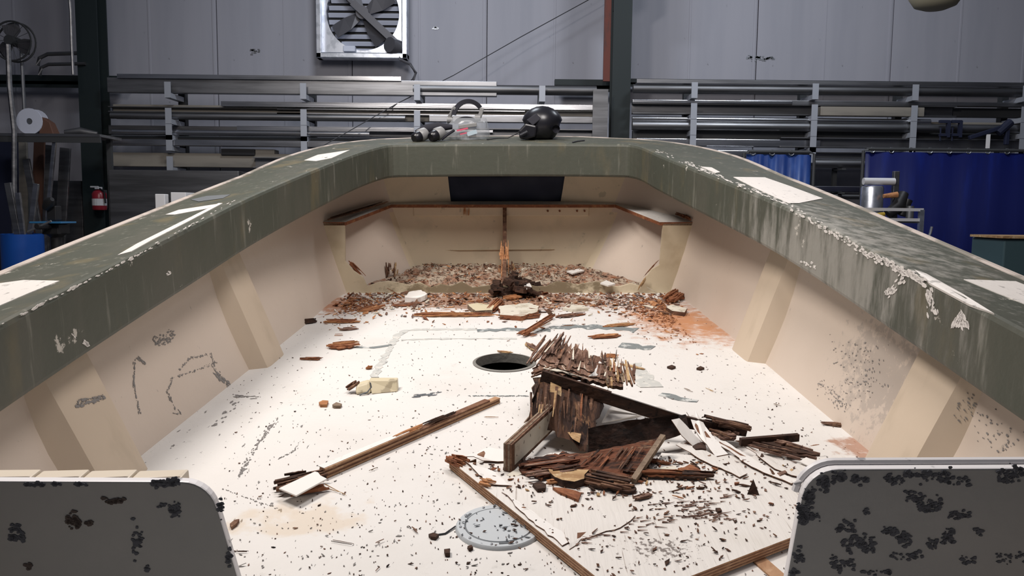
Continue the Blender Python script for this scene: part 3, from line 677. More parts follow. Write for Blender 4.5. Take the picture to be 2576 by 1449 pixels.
# cart with roll and canister
ca = PW(2180, 530, 7.4); cb2 = PW(2322, 527, 7.4)
cart = WT('tube_cart', (ca.x, 7.4, 0), 'bright aluminium tube cart frame beyond the right gunwale', 'cart')
z1 = PW(2240, 527, 7.4).z; z2 = PW(2280, 553, 7.4).z; xl = PW(2150, 527, 7.4).x; xr2 = cb2.x
tw = .028
for nm, y_ in (('front_rail', 7.4), ('rear_rail', 8.0)):
    for zz in (z1, z2):
        b = MB(); b.bar((xl, y_, zz), (xr2, y_, zz), tw, tw); wpart(nm, b, M['railbright'], cart)
for xx in (xl, xr2 - .014):
    for y_ in (7.4, 8.0):
        b = MB(); b.box((xx, y_, z1 / 2), (.04, .04, z1)); wpart('leg', b, M['galv'], cart)
b = MB(); b.box(((xl + xr2) / 2, 7.7, z2 - .02), (xr2 - xl, .6, .02)); wpart('tray', b, M['alud'], cart)
b = MB(); b.tube([(xr2 + .015, 7.38, z2 - .3), (xr2 + .07, 7.38, z2 - .12), (xr2 + .08, 7.38, z2 - .06)], .012, 8); wpart('hook', b, M['galv'], cart)
zt = z2 - .01
b = MB(); q0 = PW(2166, 500, 7.75); rc = 27 / FPX * 7.75; b.lathe([(rc, 0), (rc, .31), (rc * .9, .33)], (q0.x + rc, 7.75, zt), 22); b.disc(rc, 0, (q0.x + rc, 7.75, zt), 22); b.disc(rc * .9, .33, (q0.x + rc, 7.75, zt), 22)
wsolo('steel_canister', b, M['galv'], 'shiny steel canister standing on the tube cart', 'canister', smooth=True)
qa = PW(2172, 456, 7.7); qb = PW(2250, 456, 7.7); 
st = WT('hose_reel', (qb.x, 7.9, zt), 'pale roll held on a post at the back of the cart', 'roll')
b = MB(); b.tube([(qa.x, 7.7, qa.z), (qb.x, 7.7, qa.z)], .034, 14); wpart('roll_body', b, M['paper'], st, smooth=True)
b = MB(); b.box((qb.x + .02, 7.72, (zt + qa.z + .1) / 2), (.055, .05, qa.z + .1 - zt)); wpart('post', b, M['alud'], st, bevel=.006)
q = PW(2262, 505, 7.7)
gp = WT('grinder', (q.x, 7.65, zt), 'dark power tool heap with orange part on the tube cart', 'tool')
b = MB(); b.tube([(q.x - .14, 7.62, zt + .06), (q.x - .04, 7.62, zt + .14), (q.x + .02, 7.66, zt + .26)], [.05, .06, .045], 12); b.tube([(q.x + .0, 7.64, zt + .05), (q.x + .06, 7.64, zt + .2)], .04, 10); wpart('tool_body', b, M['iron'], gp, smooth=True)
b = MB(); b.tube([(q.x - .2, 7.6, zt + .23), (q.x - .07, 7.6, zt + .245)], [.02, .03], 10); wpart('orange_grip', b, M['orange'], gp, smooth=True)
b = MB(); b.tube([(q.x + .06, 7.6, zt + .0), (q.x + .06, 7.6, zt + .14)], .035, 12); wpart('battery', b, M['chain'], gp, smooth=True)
b = MB(); q = PW(2190, 541, 7.44); b.tube([(q.x - .07, 7.36, q.z), (q.x, 7.355, q.z - .012), (q.x + .09, 7.36, q.z + .01)], [.022, .028, .02], 8); wsolo('yellow_strap', b, M['yellow'], 'yellow strap bundled on the lower cart rail', 'strap', smooth=True)
# teal cabinet
wbox('teal_cabinet', 2513, 603, 2760, 800, 7.0, .5, M['teal'], 'teal metal cabinet at the right edge of the frame', 'cabinet', z0=0, bevel=.012)
q = PW(2620, 601, 7.0); b = MB(); b.box((q.x + .08, 7.22, q.z + .012), (.88, .5, .02)); wsolo('wooden_top_board', b, M['tan'], 'thin pale board lying on the teal cabinet', 'board')
# clamps hung on the right rack
for i, (px, py, lb) in enumerate([(2385, 325, 'dark clamp at left of the pair in front of the right rack'), (2415, 325, 'dark clamp right beside the first one on the right rack')]):
    q = PW(px, py, 9.86); b = MB(); b.box((q.x, 9.86, q.z), (.035, .05, .2)); b.box((q.x - .05, 9.86, q.z + .09), (.12, .045, .035)); b.box((q.x - .05, 9.86, q.z - .07), (.1, .045, .03)); b.tube([(q.x - .09, 9.86, q.z - .14), (q.x - .09, 9.86, q.z + .02)], .01, 6)
    wsolo('clamp', b, M['navy'], lb, 'clamp')
q = PW(2500, 335, 9.86); b = MB(); b.bar((q.x - .3, 9.86, q.z - .06), (q.x + .12, 9.86, q.z + .08), .05, .05); b.tube([(q.x + .05, 9.86, q.z), (q.x + .2, 9.86, q.z + .14)], .05, 10); b.box((q.x + .16, 9.86, q.z - .05), (.05, .05, .18))
wsolo('drill_press_arm', b, M['navy'], 'long dark tool arm lying across the right rack', 'tool', bevel=.008)
wbox('white_label_tag', 2480, 338, 2492, 373, 9.84, .01, M['lit'], 'narrow white tag hanging on the right rack', 'tag', bevel=0)
# pendant lamp bottom at the top edge
q = PW(2352, 25, 7.0)
pl = WT('hanging_lamp', (q.x, 7.0, q.z), 'pale round shade of a hanging lamp at the top right', 'lamp')
b = MB(); rr = 60 / FPX * 7.0; b.lathe([(0.0, 0.0), (rr * .45, .006), (rr * .8, .035), (rr, .1), (rr, .26), (rr * .6, .38), (.04, .45)], (q.x, 7.0, q.z), 26); wpart('shade', b, M['beige'], pl, smooth=True)
b = MB(); b.tube([(q.x, 7.0, q.z + .44), (q.x, 7.0, 8.0)], .015, 8); wpart('stem', b, M['rackdark'], pl)

# ================================================================== BOAT
boat = tag(empty('boat', MBOAT), 'olive and cream open workboat with stripped interior, bow toward the wall', 'boat')
def cat(pts, n=4):
    out = []; k = len(pts); V = [Vector(p) for p in pts]
    for i in range(k - 1):
        p0 = V[max(i - 1, 0)]; p1 = V[i]; p2 = V[i + 1]; p3 = V[min(i + 2, k - 1)]
        for j in range(n):
            t = j / n
            out.append(.5 * ((2 * p1) + (p2 - p0) * t + (2 * p0 - 5 * p1 + 4 * p2 - p3) * t * t + (3 * p1 - p0 - 3 * p2 + p3) * t ** 3))
    out.append(V[-1]); return out
IN_L = [(-1.66, -.6), (-1.655, 1.5), (-1.63, 2.46), (-1.59, 3.2), (-1.54, 3.85), (-1.49, 4.5), (-1.38, 5.3), (-1.22, 6.2), (-1.07, 6.70), (-.95, 6.80)]
OUT_L = [(-2.22, -.6), (-2.20, 1.5), (-2.18, 2.6), (-2.15, 3.4), (-2.08, 4.2), (-2.0, 5.0), (-1.92, 5.7), (-1.80, 6.5), (-1.56, 7.05), (-1.2, 7.36)]
WT_L = [(-1.86, -.6), (-1.83, 1.5), (-1.80, 2.5), (-1.77, 3.2), (-1.75, 3.9), (-1.73, 4.6), (-1.71, 5.4), (-1.67, 6.4), (-1.42, 7.05), (-1.2, 7.3)]
FL_L = [(-1.68, -.6), (-1.655, 1.5), (-1.625, 2.5), (-1.595, 3.2), (-1.555, 3.9), (-1.515, 4.6), (-1.47, 5.4), (-1.41, 6.5), (-1.10, 7.0), (-.88, 7.36)]
IN_R = [(1.64, -.6), (1.63, 1.5), (1.59, 2.39), (1.545, 3.2), (1.50, 3.9), (1.435, 4.5), (1.29, 5.3), (1.14, 6.1), (1.06, 6.62), (.98, 6.79)]
OUT_R = [(2.20, -.6), (2.18, 1.5), (2.15, 2.6), (2.10, 3.4), (2.05, 4.2), (2.0, 5.0), (1.93, 5.7), (1.80, 6.5), (1.52, 7.05), (1.15, 7.36)]
WT_R = [(1.84, -.6), (1.81, 1.5), (1.77, 2.5), (1.73, 3.2), (1.71, 3.9), (1.69, 4.6), (1.66, 5.4), (1.60, 6.4), (1.33, 7.05), (1.06, 7.3)]
FL_R = [(1.66, -.6), (1.625, 1.5), (1.59, 2.5), (1.56, 3.2), (1.53, 3.9), (1.505, 4.6), (1.455, 5.4), (1.355, 6.5), (1.0, 6.95), (.65, 7.36)]
def full(l, bow, r): return cat(l, 4)[:-1] + [Vector(l[-1])] + [Vector(p) for p in bow] + [Vector(r[-1])] + cat(r, 4)[:-1][::-1]
INC = full(IN_L, [(-.5, 6.83), (0, 6.84), (.5, 6.83)], IN_R)
OUTC = full(OUT_L, [(-.7, 7.54), (0, 7.62), (.65, 7.54)], OUT_R)
WTC = full(WT_L, [(-.6, 7.4), (-.06, 7.4), (.5, 7.4)], WT_R)
FLC = full(FL_L, [(-.45, 7.4), (-.1, 7.4), (.3, 7.4)], FL_R)
BH = 0.28
def zl(Y): return ztop(Y) - BH
def od(y): return .03 + .055 * max(0, min(1, (7.25 - y) / 1.5))
# gunwale
NST = len(INC)
gm = MB(); vs = []
for i in range(NST):
    a, o, t = INC[i], OUTC[i], WTC[i]
    vs += [(a.x, a.y, zl(a.y)), (a.x, a.y, ztop(a.y)), (o.x, o.y, ztop(o.y) - od(o.y)), (o.x * 1.004, o.y + .004, ztop(o.y) - od(o.y) - .08), (t.x, t.y, zl(t.y))]
fs = []
for i in range(NST - 1):
    for j in range(5):
        a = 5 * i + j; b = 5 * i + (j + 1) % 5; fs.append((a, b, b + 5, a + 5))
fs += [(0, 1, 2, 3, 4), tuple(range(5 * NST - 5, 5 * NST))]
gm.add(vs, fs)
GUNBVH = BVHTree.FromPolygons(gm.v, gm.f)
bpart('gunwale', gm, M['olive'], boat, bevel=.016)
# rub rail on the outer edge
rm = MB(); vs = []; fs = []
for i in range(NST):
    o = OUTC[i]; z = ztop(o.y) - od(o.y) - .03; k = 1.014
    for dx, dz in ((.995, .035), (k, .035), (k, -.05), (.995, -.05)): vs.append((o.x * dx, o.y + (dx - 1) * .9 * (1 if o.y > 7 else .2), z + dz))
for i in range(NST - 1):
    for j in range(4):
        a = 4 * i + j; b = 4 * i + (j + 1) % 4; fs.append((a, b, b + 4, a + 4))
fs += [(0, 1, 2, 3), tuple(range(4 * NST - 4, 4 * NST))]
rm.add(vs, fs); bpart('rub_rail', rm, M['railpink'], boat, bevel=.01)
tag(boat.children[-1], 'faded pinkish rub rail')
# outer hull
hm = MB(); vs = []; fs = []
for i in range(NST):
    o = OUTC[i]; bw = max(0, o.y - 5.5) / 2.1
    vs += [(o.x, o.y, ztop(o.y) - .1), (o.x * (.93 - .08 * bw), o.y - .05 * bw, .05), (o.x * (.86 - .3 * bw), o.y - .5 * bw, -.38), (o.x * .25, o.y - 1.0 * bw, -.72)]
for i in range(NST - 1):
    for j in range(3): a = 4 * i + j; fs.append((a, a + 1, a + 5, a + 4))
h = NST // 2
for i in range(h):
    a = 4 * i + 3; b = 4 * (NST - 1 - i) + 3
    if a + 4 < b - 4: fs.append((a, a + 4, b - 4, b))
    else: fs.append((a, a + 4, b)) if a + 4 != b else None
hm.add(vs, [f for f in fs if f]); bpart('hull', hm, M['hull'], boat, smooth=True)
tm = MB(); tm.prism([(-2.2, -.6, .36), (-1.9, -.6, -.3), (-.55, -.6, -.72), (.55, -.6, -.72), (1.9, -.6, -.3), (2.2, -.6, .36)], (0, -.05, 0)); bpart('transom', tm, M['hull'], boat)
# inner liner, from the sole up to the underside of the gunwale
lm = MB(); vs = []; fs = []
NV = 6
for i in range(NST):
    a, t = FLC[i], WTC[i]
    for k in range(NV):
        s_ = k / (NV - 1); bul = .02 * math.sin(math.pi * s_); x_ = a.x + (t.x - a.x) * s_; y_ = a.y + (t.y - a.y) * s_
        vs.append((x_ + (bul if x_ < 0 else -bul) * (-1), y_, zl(t.y) * s_ + (0 if k else 0)))
# the bow wall keeps an opening behind the navy cloth: split those faces
lo = {}
for i in range(NST - 1):
    for k in range(NV - 1):
        a = NV * i + k; fs.append((a, a + NV, a + NV + 1, a + 1))
mid = [i for i in range(NST) if WTC[i].y > 7.35 and FLC[i].y > 7.38]
i0, i1 = mid[0], mid[-1]
keep = [f for f in fs if not (i0 <= min(f) // NV < i1)]
lm.add(vs, keep)
# flat bow wall around the opening
X0, X1, ZA, ZB = -.655, .545, .69, .95
wA, wB, fA, fB = WTC[i0], WTC[i1], FLC[i0], FLC[i1]
YB = 7.4
outer_pts = [Vector((fA.x, YB, 0)), Vector((fB.x, YB, 0))] + [Vector(vs[NV * i1 + k]) for k in range(1, NV)] + [Vector(vs[NV * i0 + k]) for k in range(NV - 1, 0, -1)]
LINBVH = None
cell = MB()
bw = MB()
def zone(xa, xb, za, zb_): bw.add([(xa, YB, za), (xb, YB, za), (xb, YB, zb_), (xa, YB, zb_)], [(0, 1, 2, 3)])
zt_ = zl(YB) + .02
zone(-1.3, X0, .0, zt_); zone(X1, 1.15, .0, zt_); zone(X0, X1, .0, ZA)
_o = len(lm.v); LINBVH = BVHTree.FromPolygons(lm.v + bw.v, lm.f + [[i + _o for i in f] for f in bw.f])
bpart('bow_wall', bw, M['peak'], boat, flip=False)
lm.m = [1 if sum(lm.v[i].y for i in f) / len(f) > 7.3 else 0 for f in lm.f]
bpart('inner_liner', lm, [M['liner'], M['peak']], boat, smooth=True, flip=False)
# sole with the round hole
HC = Vector((-.045, 4.56, 0)); HR = .172
outer = [Vector((p.x, p.y, 0)) for p in FLC]; outer = [Vector((FLC[0].x, -.6, 0))] + outer[1:]
hole = [HC + Vector((HR * math.cos(2 * math.pi * k / 40), HR * math.sin(2 * math.pi * k / 40), 0)) for k in range(40)]
tris = tessellate_polygon([outer, hole])
sm = MB(); sm.add(outer + hole, [tuple(t) for t in tris]); bpart('cockpit_sole', sm, M['sole'], boat)
for p in boat.children[-1].data.polygons: pass
me = boat.children[-1].data
if me.polygons[0].normal.z < 0: me.flip_normals()
b = MB(); b.lathe([(HR + .018, .004), (HR, .008), (HR - .002, -.05), (HR + .02, -.05)], HC, 40); bpart('hole_rim', b, M['rim'], boat, smooth=True)
b = MB(); b.lathe([(HR + .02, -.045), (HR + .12, -.06), (HR + .12, -.42), (0.001, -.42)], HC, 24); bpart('dark_void', b, M['dark'], boat)
# deck plate
DC = Vector((-.045, 2.58, 0)); DR = .155
dp = bpart('deck_plate', MB().lathe([(0.001, .014), (DR * .755, .014), (DR * .765, .009), (DR * .785, .009), (DR * .80, .013), (DR * .96, .013), (DR, .005), (DR, .0)], DC, 48), M['plate'], boat, smooth=True)
tag(dp, 'grey round screwed deck plate')
b = MB(); b.lathe([(DR * .762, .0105), (DR * .79, .0105)], DC, 48); bpart('seam_ring', b, M['seam'], dp)
for k in range(10):
    a = RAD(36 * k + 8); c = DC + Vector((DR * .885 * math.cos(a), DR * .885 * math.sin(a), 0))
    b = MB(); b.lathe([(0.0005, .0165), (.005, .0155), (.0065, .012)], c, 10); bpart('screw', b, M['screw'], dp, smooth=True)
for a in (RAD(150), RAD(-82)):
    c = DC + Vector((DR * .84 * math.cos(a), DR * .84 * math.sin(a), .0135)); b = MB(); b.box(c, (.008, .034, .003), R=Matrix.Rotation(a, 3, 'Z')); bpart('lift_slot', b, M['seam'], dp)
# ribs
def lin(side, Y, z):
    F, W = (FL_L, WT_L) if side < 0 else (FL_R, WT_R)
    def at(c):
        for (x0, y0), (x1, y1) in zip(c, c[1:]):
            if y0 <= Y <= y1: return x0 + (x1 - x0) * (Y - y0) / (y1 - y0)
    f, w_ = at(F), at(W); return f + (w_ - f) * z / zl(Y)
RIBM = MB()
def rib(side, yc):
    b = MB(); vs = []; n = 6; r2 = .20; r1 = .125
    for k in range(n + 1):
        t = k / n; z = t * zl(yc); pr = .10 * (1 - t) + .05 * t; 
        sec = [(yc - r2, -.03), (yc - r2 + .02, .0), (yc - r1 - .015, pr * .93), (yc - r1 + .02, pr), (yc + r1 - .02, pr), (yc + r1 + .015, pr * .93), (yc + r2 - .02, .0), (yc + r2, -.03)]
        for y_, q in sec: vs.append((lin(side, y_, z) - side * q, y_, z))
    m = 8; fs = []
    for k in range(n):
        for j in range(m - 1): a = k * m + j; fs.append((a, a + 1, a + m + 1, a + m))
    b.add(vs, fs); RIBM.add(vs, fs); bpart('rib', b, M['rib'], boat, smooth=True)
for s_, y_ in ((-1, 4.60), (-1, 2.93), (1, 4.72), (1, 2.98)): rib(s_, y_)
# forepeak: side lips, back lip, front bulkhead remains, cleat, divider
def LP(x, y): return plane(x, y, (0, -.104, 1), -.081)
li = [LP(868, 560), LP(985, 514), LP(1548, 514), LP(1665, 566)]
lipz = lambda Y: -.081 + .104 * Y
def wx(side, Y, z): 
    o = CB.copy(); hit = LINBVH.ray_cast(Vector((0 if side < 0 else -.0, Y, z)), Vector((side, 0, 0)))
    return hit[0].x if hit[0] else side * 1.4
li[1].y = min(li[1].y, 7.26); li[2].y = min(li[2].y, 7.26); li[1].z = lipz(li[1].y); li[2].z = lipz(li[2].y)
ly = [6.55, 6.8, 7.05, 7.25]
Lo = [Vector((wx(-1, y, lipz(y)) - .01, y, lipz(y))) for y in ly]; Ro = [Vector((wx(1, y, lipz(y)) + .01, y, lipz(y))) for y in ly]
li[0].y = li[3].y = 6.55; li[0].z = li[3].z = lipz(6.55)
b = MB(); b.prism([li[0], Lo[0], Lo[1], Lo[2], Lo[3], Vector((-1.2, 7.39, lipz(7.39))), Vector((1.05, 7.39, lipz(7.39))), Ro[3], Ro[2], Ro[1], Ro[0], li[3], li[2], li[1]], (0, 0, -.028), 0, [1, 1])
bpart('shelf_lip', b, [M['white'], M['rust']], boat)
r_ = random.Random(3)
b = MB(); fibres(b, Lo[0] + Vector((.06, -.02, .015)), Lo[3] + Vector((.05, 0, .015)), .05, .02, 30, r_, spread=.7); bpart('torn_edge', b, M['rotbrown'], boat)
b = MB(); fibres(b, Ro[0] + Vector((-.02, -.02, .01)), Ro[1] + Vector((.0, 0, .012)), .05, .03, 14, r_, spread=.6); fibres(b, li[2] + Vector((-.1, .1, .012)), li[2] + Vector((.12, .09, .012)), .06, .03, 10, r_, spread=.6); bpart('torn_edge', b, M['rust'], boat)
BY = 6.55
poly = [(-1.43, 0), (wx(-1, BY, .3) - .01, .3), (wx(-1, BY, .58) - .01, .595), (-1.385, .59), (-1.395, .27), (-1.33, .19), (-1.255, .135), (-1.22, .055)]
poly += [(-1.22 + 2.3 * k / 26, .075 + r_.uniform(-.035, .03)) for k in range(1, 26)]
poly += [(1.08, .06), (1.12, .13), (1.17, .20), (1.235, .24), (1.25, .585), (wx(1, BY, .58) + .01, .595), (wx(1, BY, .3) + .01, .3), (1.37, 0)]
b = MB(); b.prism([Vector((x_, BY, z_)) for x_, z_ in poly], (0, .03, 0), 0, [0]); bpart('bulkhead', b, M['bulk'], boat)
for a_, c_ in (((-1.385, 6.57, .27), (-1.25, 6.58, .12)), ((1.23, 6.57, .28), (1.12, 6.58, .14))):
    b = MB(); fibres(b, a_, c_, .05, .03, 18, r_, side=(1, 0, .8), spread=.6); bpart('torn_corner', b, M['rust'], boat)
b = MB(); fibres(b, (1.13, 6.53, .15), (1.06, 6.53, .03), .03, .03, 6, r_, side=(1, 0, 0), spread=.3); bpart('torn_corner', b, M['tan'], boat)
zc = lipz(7.3) - .03
b = MB(); b.box((-.10, 7.365, zc - .045), (1.62, .06, .09)); cl = bpart('cleat', b, M['peak'], boat, bevel=.006); tag(cl, 'cream cleat with rust stain')
b = MB(); fibres(b, (-.42, 7.33, zc - .005), (-.42, 7.33, zc - .09), .05, .01, 6, r_, side=(1, 0, 0)); bpart('rust_run', b, M['orange'], cl)
for xx in (.33, .44, .60, .67):
    b = MB(); b.tube([(xx, 7.32, zc - .04), (xx, 7.34, zc - .04)], .009, 8); bpart('nail', b, M['rust'], cl)
# divider seen edge-on, rotten
b = MB(); b.prism([Vector((-.085, 7.325, lipz(7.32) - .03)), Vector((-.085, 7.26, .50)), Vector((-.085, 7.2, .32)), Vector((-.085, 7.1, .22)), Vector((-.085, 6.9, .16)), Vector((-.085, 6.7, .13)), Vector((-.085, 6.6, .02)), Vector((-.085, 7.39, .0))], (.035, 0, 0), 0, [1])
fibres(b, (-.07, 7.0, .02), (-.07, 7.15, .34), .09, .04, 24, r_, side=(1, 0, 0), spread=.7)
bpart('divider', b, [M['orange'], M['rotbrown']], boat)
b = MB(); b.bar((-.42 - .3, 7.392, .235), (.4, 7.392, .245), .006, .014, up=(0, 1, 0)); bpart('seam_line', b, M['peak'], boat)
# side partitions in the foreground
PYP = 1.9
def partition(side, pts, m, label):
    """pts: (x, z) outline of the panel face"""
    b = MB(); b.prism([Vector((x_, PYP, z_)) for x_, z_ in pts], (0, .028, 0), 0, [1]); o = bpart('partition', b, [m, M['trimwhite']], boat, bevel=.004); tag(o, label); return o
def arc(c, r, a0, a1, n=8): return [(c[0] + r * math.cos(RAD(a0 + (a1 - a0) * k / n)), c[1] + r * math.sin(RAD(a0 + (a1 - a0) * k / n))) for k in range(n + 1)]
q0 = PYb(500, 1216, PYP); q1 = PYb(545, 1270, PYP); q2 = PYb(597, 1449, PYP)
zt1 = PYb(300, 1212, PYP).z
x1 = q1.x; bx = x1 + (q2.x - q1.x) / (q1.z - q2.z) * q1.z; rr = .085
Lp = [(-1.66, 0), (bx, 0)] + [(x1 + .003, zt1 - rr)] + arc((x1 - rr, zt1 - rr), rr, 0, 90)[1:] + [(-1.72, zt1 + .004)]
pL = partition(-1, Lp, M['panelgrey'], 'grey painted half partition, left side')
edges = [0, 95, 218, 340, 470]
for k in range(4):
    a = PYb(edges[k] if k else -260, 1193, PYP + .06); c = PYb(edges[k + 1] - 3, 1194, PYP + .06); zc_ = a.z
    if k == 3: c.z = zc_ - .004
    b = MB(); b.prism([Vector((a.x, PYP + .036, zc_)), Vector((c.x - .012, PYP + .036, zc_)), Vector((c.x, PYP + .036, zc_ + .004)), Vector((c.x, PYP + .085, zc_ + .004)), Vector((a.x, PYP + .085, zc_))], (0, 0, -.035)); bpart('edging_strip', b, M['trimcream'], pL, bevel=.004)
b = MB(); b.box(((Lp[0][0] + x1) / 2 - .06, PYP + .055, zt1 - .06), (abs(Lp[0][0] - x1) - .2, .05, .07)); bpart('backing_rail', b, M['trimcream'], pL)
q1 = PYb(2016, 1250, PYP); q2 = PYb(1980, 1449, PYP); zt2 = PYb(2300, 1180, PYP).z
x2 = q1.x; bx2 = x2 + (q2.x - q1.x) / (q1.z - q2.z) * q1.z; rr = .09
Rp = [(1.66, 0), (1.72, zt2 + .004)] + arc((x2 + rr, zt2 - rr), rr, 90, 180) + [(bx2, 0)]
pR = partition(1, Rp, M['panelpeel'], 'grey half partition with dark peeling spots, right side')
pts = [Vector((x_, PYP + .014, z_)) for x_, z_ in arc((x2 + rr, zt2 - rr), rr + .004, 172, 90)] + [Vector((1.70, PYP + .014, zt2 + .008))]
b = MB(); b.tube([p + Vector((0, .022, 0)) for p in pts], .011, 8); bpart('edging_strip', b, M['trimwhite'], pR, smooth=True)
PARBVH = BVHTree.FromPolygons([Vector((-3, PYP, -1)), Vector((3, PYP, -1)), Vector((3, PYP, 1)), Vector((-3, PYP, 1))], [(0, 1, 2, 3)])
# pale and dark patches on top of the gunwale
def hitg(x, y, bvh=None):
    h = (bvh or GUNBVH).ray_cast(CB, rayb(x, y).normalized()); return h
def patch(pix, m, name='gunwale_patch', label=None, off=.003):
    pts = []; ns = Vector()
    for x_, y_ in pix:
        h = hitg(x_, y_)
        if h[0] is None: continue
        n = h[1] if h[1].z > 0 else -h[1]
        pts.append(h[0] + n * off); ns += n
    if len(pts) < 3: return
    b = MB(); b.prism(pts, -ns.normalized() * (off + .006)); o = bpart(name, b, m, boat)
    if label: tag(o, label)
patch([(-60, 722), (60, 706), (150, 708), (75, 738), (-60, 796)], M['bare'], label='pale patch on the left gunwale')
patch([(296, 643), (345, 614), (470, 552), (550, 512), (560, 512), (470, 560), (380, 606), (330, 634)], M['bare'], label='long pale strip along the left gunwale')
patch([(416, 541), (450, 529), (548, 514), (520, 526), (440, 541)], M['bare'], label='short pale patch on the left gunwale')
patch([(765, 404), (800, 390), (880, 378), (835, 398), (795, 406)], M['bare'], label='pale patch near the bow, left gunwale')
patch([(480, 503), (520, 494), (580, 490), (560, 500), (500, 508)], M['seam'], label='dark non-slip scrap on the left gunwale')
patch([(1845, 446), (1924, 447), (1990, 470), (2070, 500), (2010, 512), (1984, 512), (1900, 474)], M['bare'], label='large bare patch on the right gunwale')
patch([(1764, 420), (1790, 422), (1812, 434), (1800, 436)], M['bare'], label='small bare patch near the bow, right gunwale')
patch([(2424, 704), (2555, 709), (2600, 727), (2600, 775), (2500, 735)], M['bare'], label='pale patch at the right edge')
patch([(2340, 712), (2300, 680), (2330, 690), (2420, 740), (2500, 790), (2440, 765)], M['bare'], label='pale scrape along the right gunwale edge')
# scraped marks on the band
_o = len(lm.v); LBV = BVHTree.FromPolygons(lm.v + RIBM.v, lm.f + [[i + _o for i in f] for f in RIBM.f])
SOLBVH = BVHTree.FromPolygons([Vector((-3, -2, 0)), Vector((3, -2, 0)), Vector((3, 9, 0)), Vector((-3, 9, 0))], [(0, 1, 2, 3)])
def scuff(path, wpx, n, size, m, bvh, seed, name='scuff_mark', elong=2.5):
    r = random.Random(seed); b = MB()
    segs = list(zip(path, path[1:])); tot = sum(math.dist(p, q) for p, q in segs)
    for k in range(int(n * 1.6)):
        t = r.random() * tot
        for p, q in segs:
            d = math.dist(p, q)
            if t <= d: break
            t -= d
        x_ = p[0] + (q[0] - p[0]) * t / d; y_ = p[1] + (q[1] - p[1]) * t / d; g = r.gauss(0, .5) * wpx
        nx, ny = -(q[1] - p[1]) / d, (q[0] - p[0]) / d
        h = bvh.ray_cast(CB, rayb(x_ + nx * g, y_ + ny * g).normalized())
        if h[0] is None: continue
        n3 = h[1]
        if n3.dot(h[0] - CB) > 0: n3 = -n3
        h2 = bvh.ray_cast(CB, rayb(x_ + nx * g + (q[0] - p[0]) / d * 3, y_ + ny * g + (q[1] - p[1]) / d * 3).normalized())
        u = (h2[0] - h[0]) if h2[0] is not None else Vector((1, 0, 0))
        u = (u - n3 * u.dot(n3)).normalized(); v = n3.cross(u); sz = size * r.uniform(.2, .75); c = h[0] + n3 * .0022
        pts = []
        for j in range(6):
            a = 2 * math.pi * j / 6; pts.append(c + u * (math.cos(a) * sz * elong * r.uniform(.6, 1.2)) + v * (math.sin(a) * sz * r.uniform(.5, 1.2)))
        b.prism(pts, -n3 * .0016)
    if b.v:
        o = bpart(name, b, m, boat); o['kind'] = 'stuff'
MK = M['scuff'] = mat('scuff_grey', (0.23, 0.215, 0.205), .8)
SCW = M['bare']
scuff([(440, 1030), (420, 985), (435, 950), (500, 930), (545, 910)], 3.0, 72, .0042, MK, LBV, 1)
scuff([(435, 1040), (455, 1042), (447, 1030)], 1.8, 14, .0042, MK, LBV, 2)
scuff([(450, 930), (480, 900), (530, 890), (540, 930), (580, 970)], 3.6, 84, .0042, MK, LBV, 3)
scuff([(340, 905), (335, 960), (352, 1045)], 3.0, 60, .0042, MK, LBV, 4)
scuff([(345, 900), (365, 915)], 4.8, 36, .0042, MK, LBV, 5)
scuff([(190, 1025), (262, 1000)], 5, 60, .006, MK, LBV, 6)
scuff([(195, 1010), (260, 995)], 3, 30, .005, MK, LBV, 16)
scuff([(390, 865), (440, 840)], 18, 60, .006, MK, LBV, 7)
scuff([(540, 940), (580, 975)], 7, 40, .008, MK, LBV, 8)
scuff([(2090, 890), (2180, 870), (2200, 980), (2120, 960)], 40, 80, .0045, MK, LBV, 9)
scuff([(2060, 960), (2130, 1030)], 16, 50, .0045, MK, LBV, 10)
scuff([(2420, 1000), (2540, 1130)], 40, 50, .0045, MK, LBV, 11)
scuff([(2230, 740), (2275, 700)], 10, 26, .010, SCW, GUNBVH, 12, 'paint_scrape')
scuff([(2335, 730), (2350, 790)], 10, 26, .010, SCW, GUNBVH, 13, 'paint_scrape')
scuff([(2400, 825), (2420, 790), (2430, 820)], 9, 30, .011, SCW, GUNBVH, 14, 'paint_scrape')
scuff([(2015, 655), (2055, 672)], 7, 12, .008, SCW, GUNBVH, 15, 'paint_scrape')
scuff([(2190, 640), (2330, 712)], 10, 70, .012, SCW, GUNBVH, 20, 'paint_scrape')
scuff([(1990, 520), (2200, 650)], 9, 60, .010, SCW, GUNBVH, 21, 'paint_scrape')
scuff([(1650, 378), (1980, 515)], 5, 90, .010, SCW, GUNBVH, 22, 'paint_scrape', 4)
scuff([(0, 818), (330, 650), (600, 500)], 3, 50, .007, SCW, GUNBVH, 23, 'paint_scrape', 4)
scuff([(210, 860), (222, 868)], 6, 12, .008, SCW, GUNBVH, 24, 'paint_scrape')
scuff([(420, 690), (428, 684)], 4, 8, .006, SCW, GUNBVH, 25, 'paint_scrape')
scuff([(180, 840), (190, 850)], 4, 6, .006, SCW, GUNBVH, 26, 'paint_scrape')
PEEL = M['peel'] = mat('peeled_to_dark', (0.062, 0.066, 0.082), .7)
PEEL2 = M['peelb'] = mat('peeled_to_rust', (0.06, 0.042, 0.036), .7)
k_ = 0
def peel(x_, y_, wx_, wy_, n, m=None, size=.0085):
    global k_
    k_ += 1; scuff([(x_ - wx_, y_), (x_ + wx_, y_)], wy_, max(5, int(n * (.62 if x_ > 1200 else .8))), size, m or PEEL, PARBVH, 100 + k_, 'peeled_spot', 1.4)
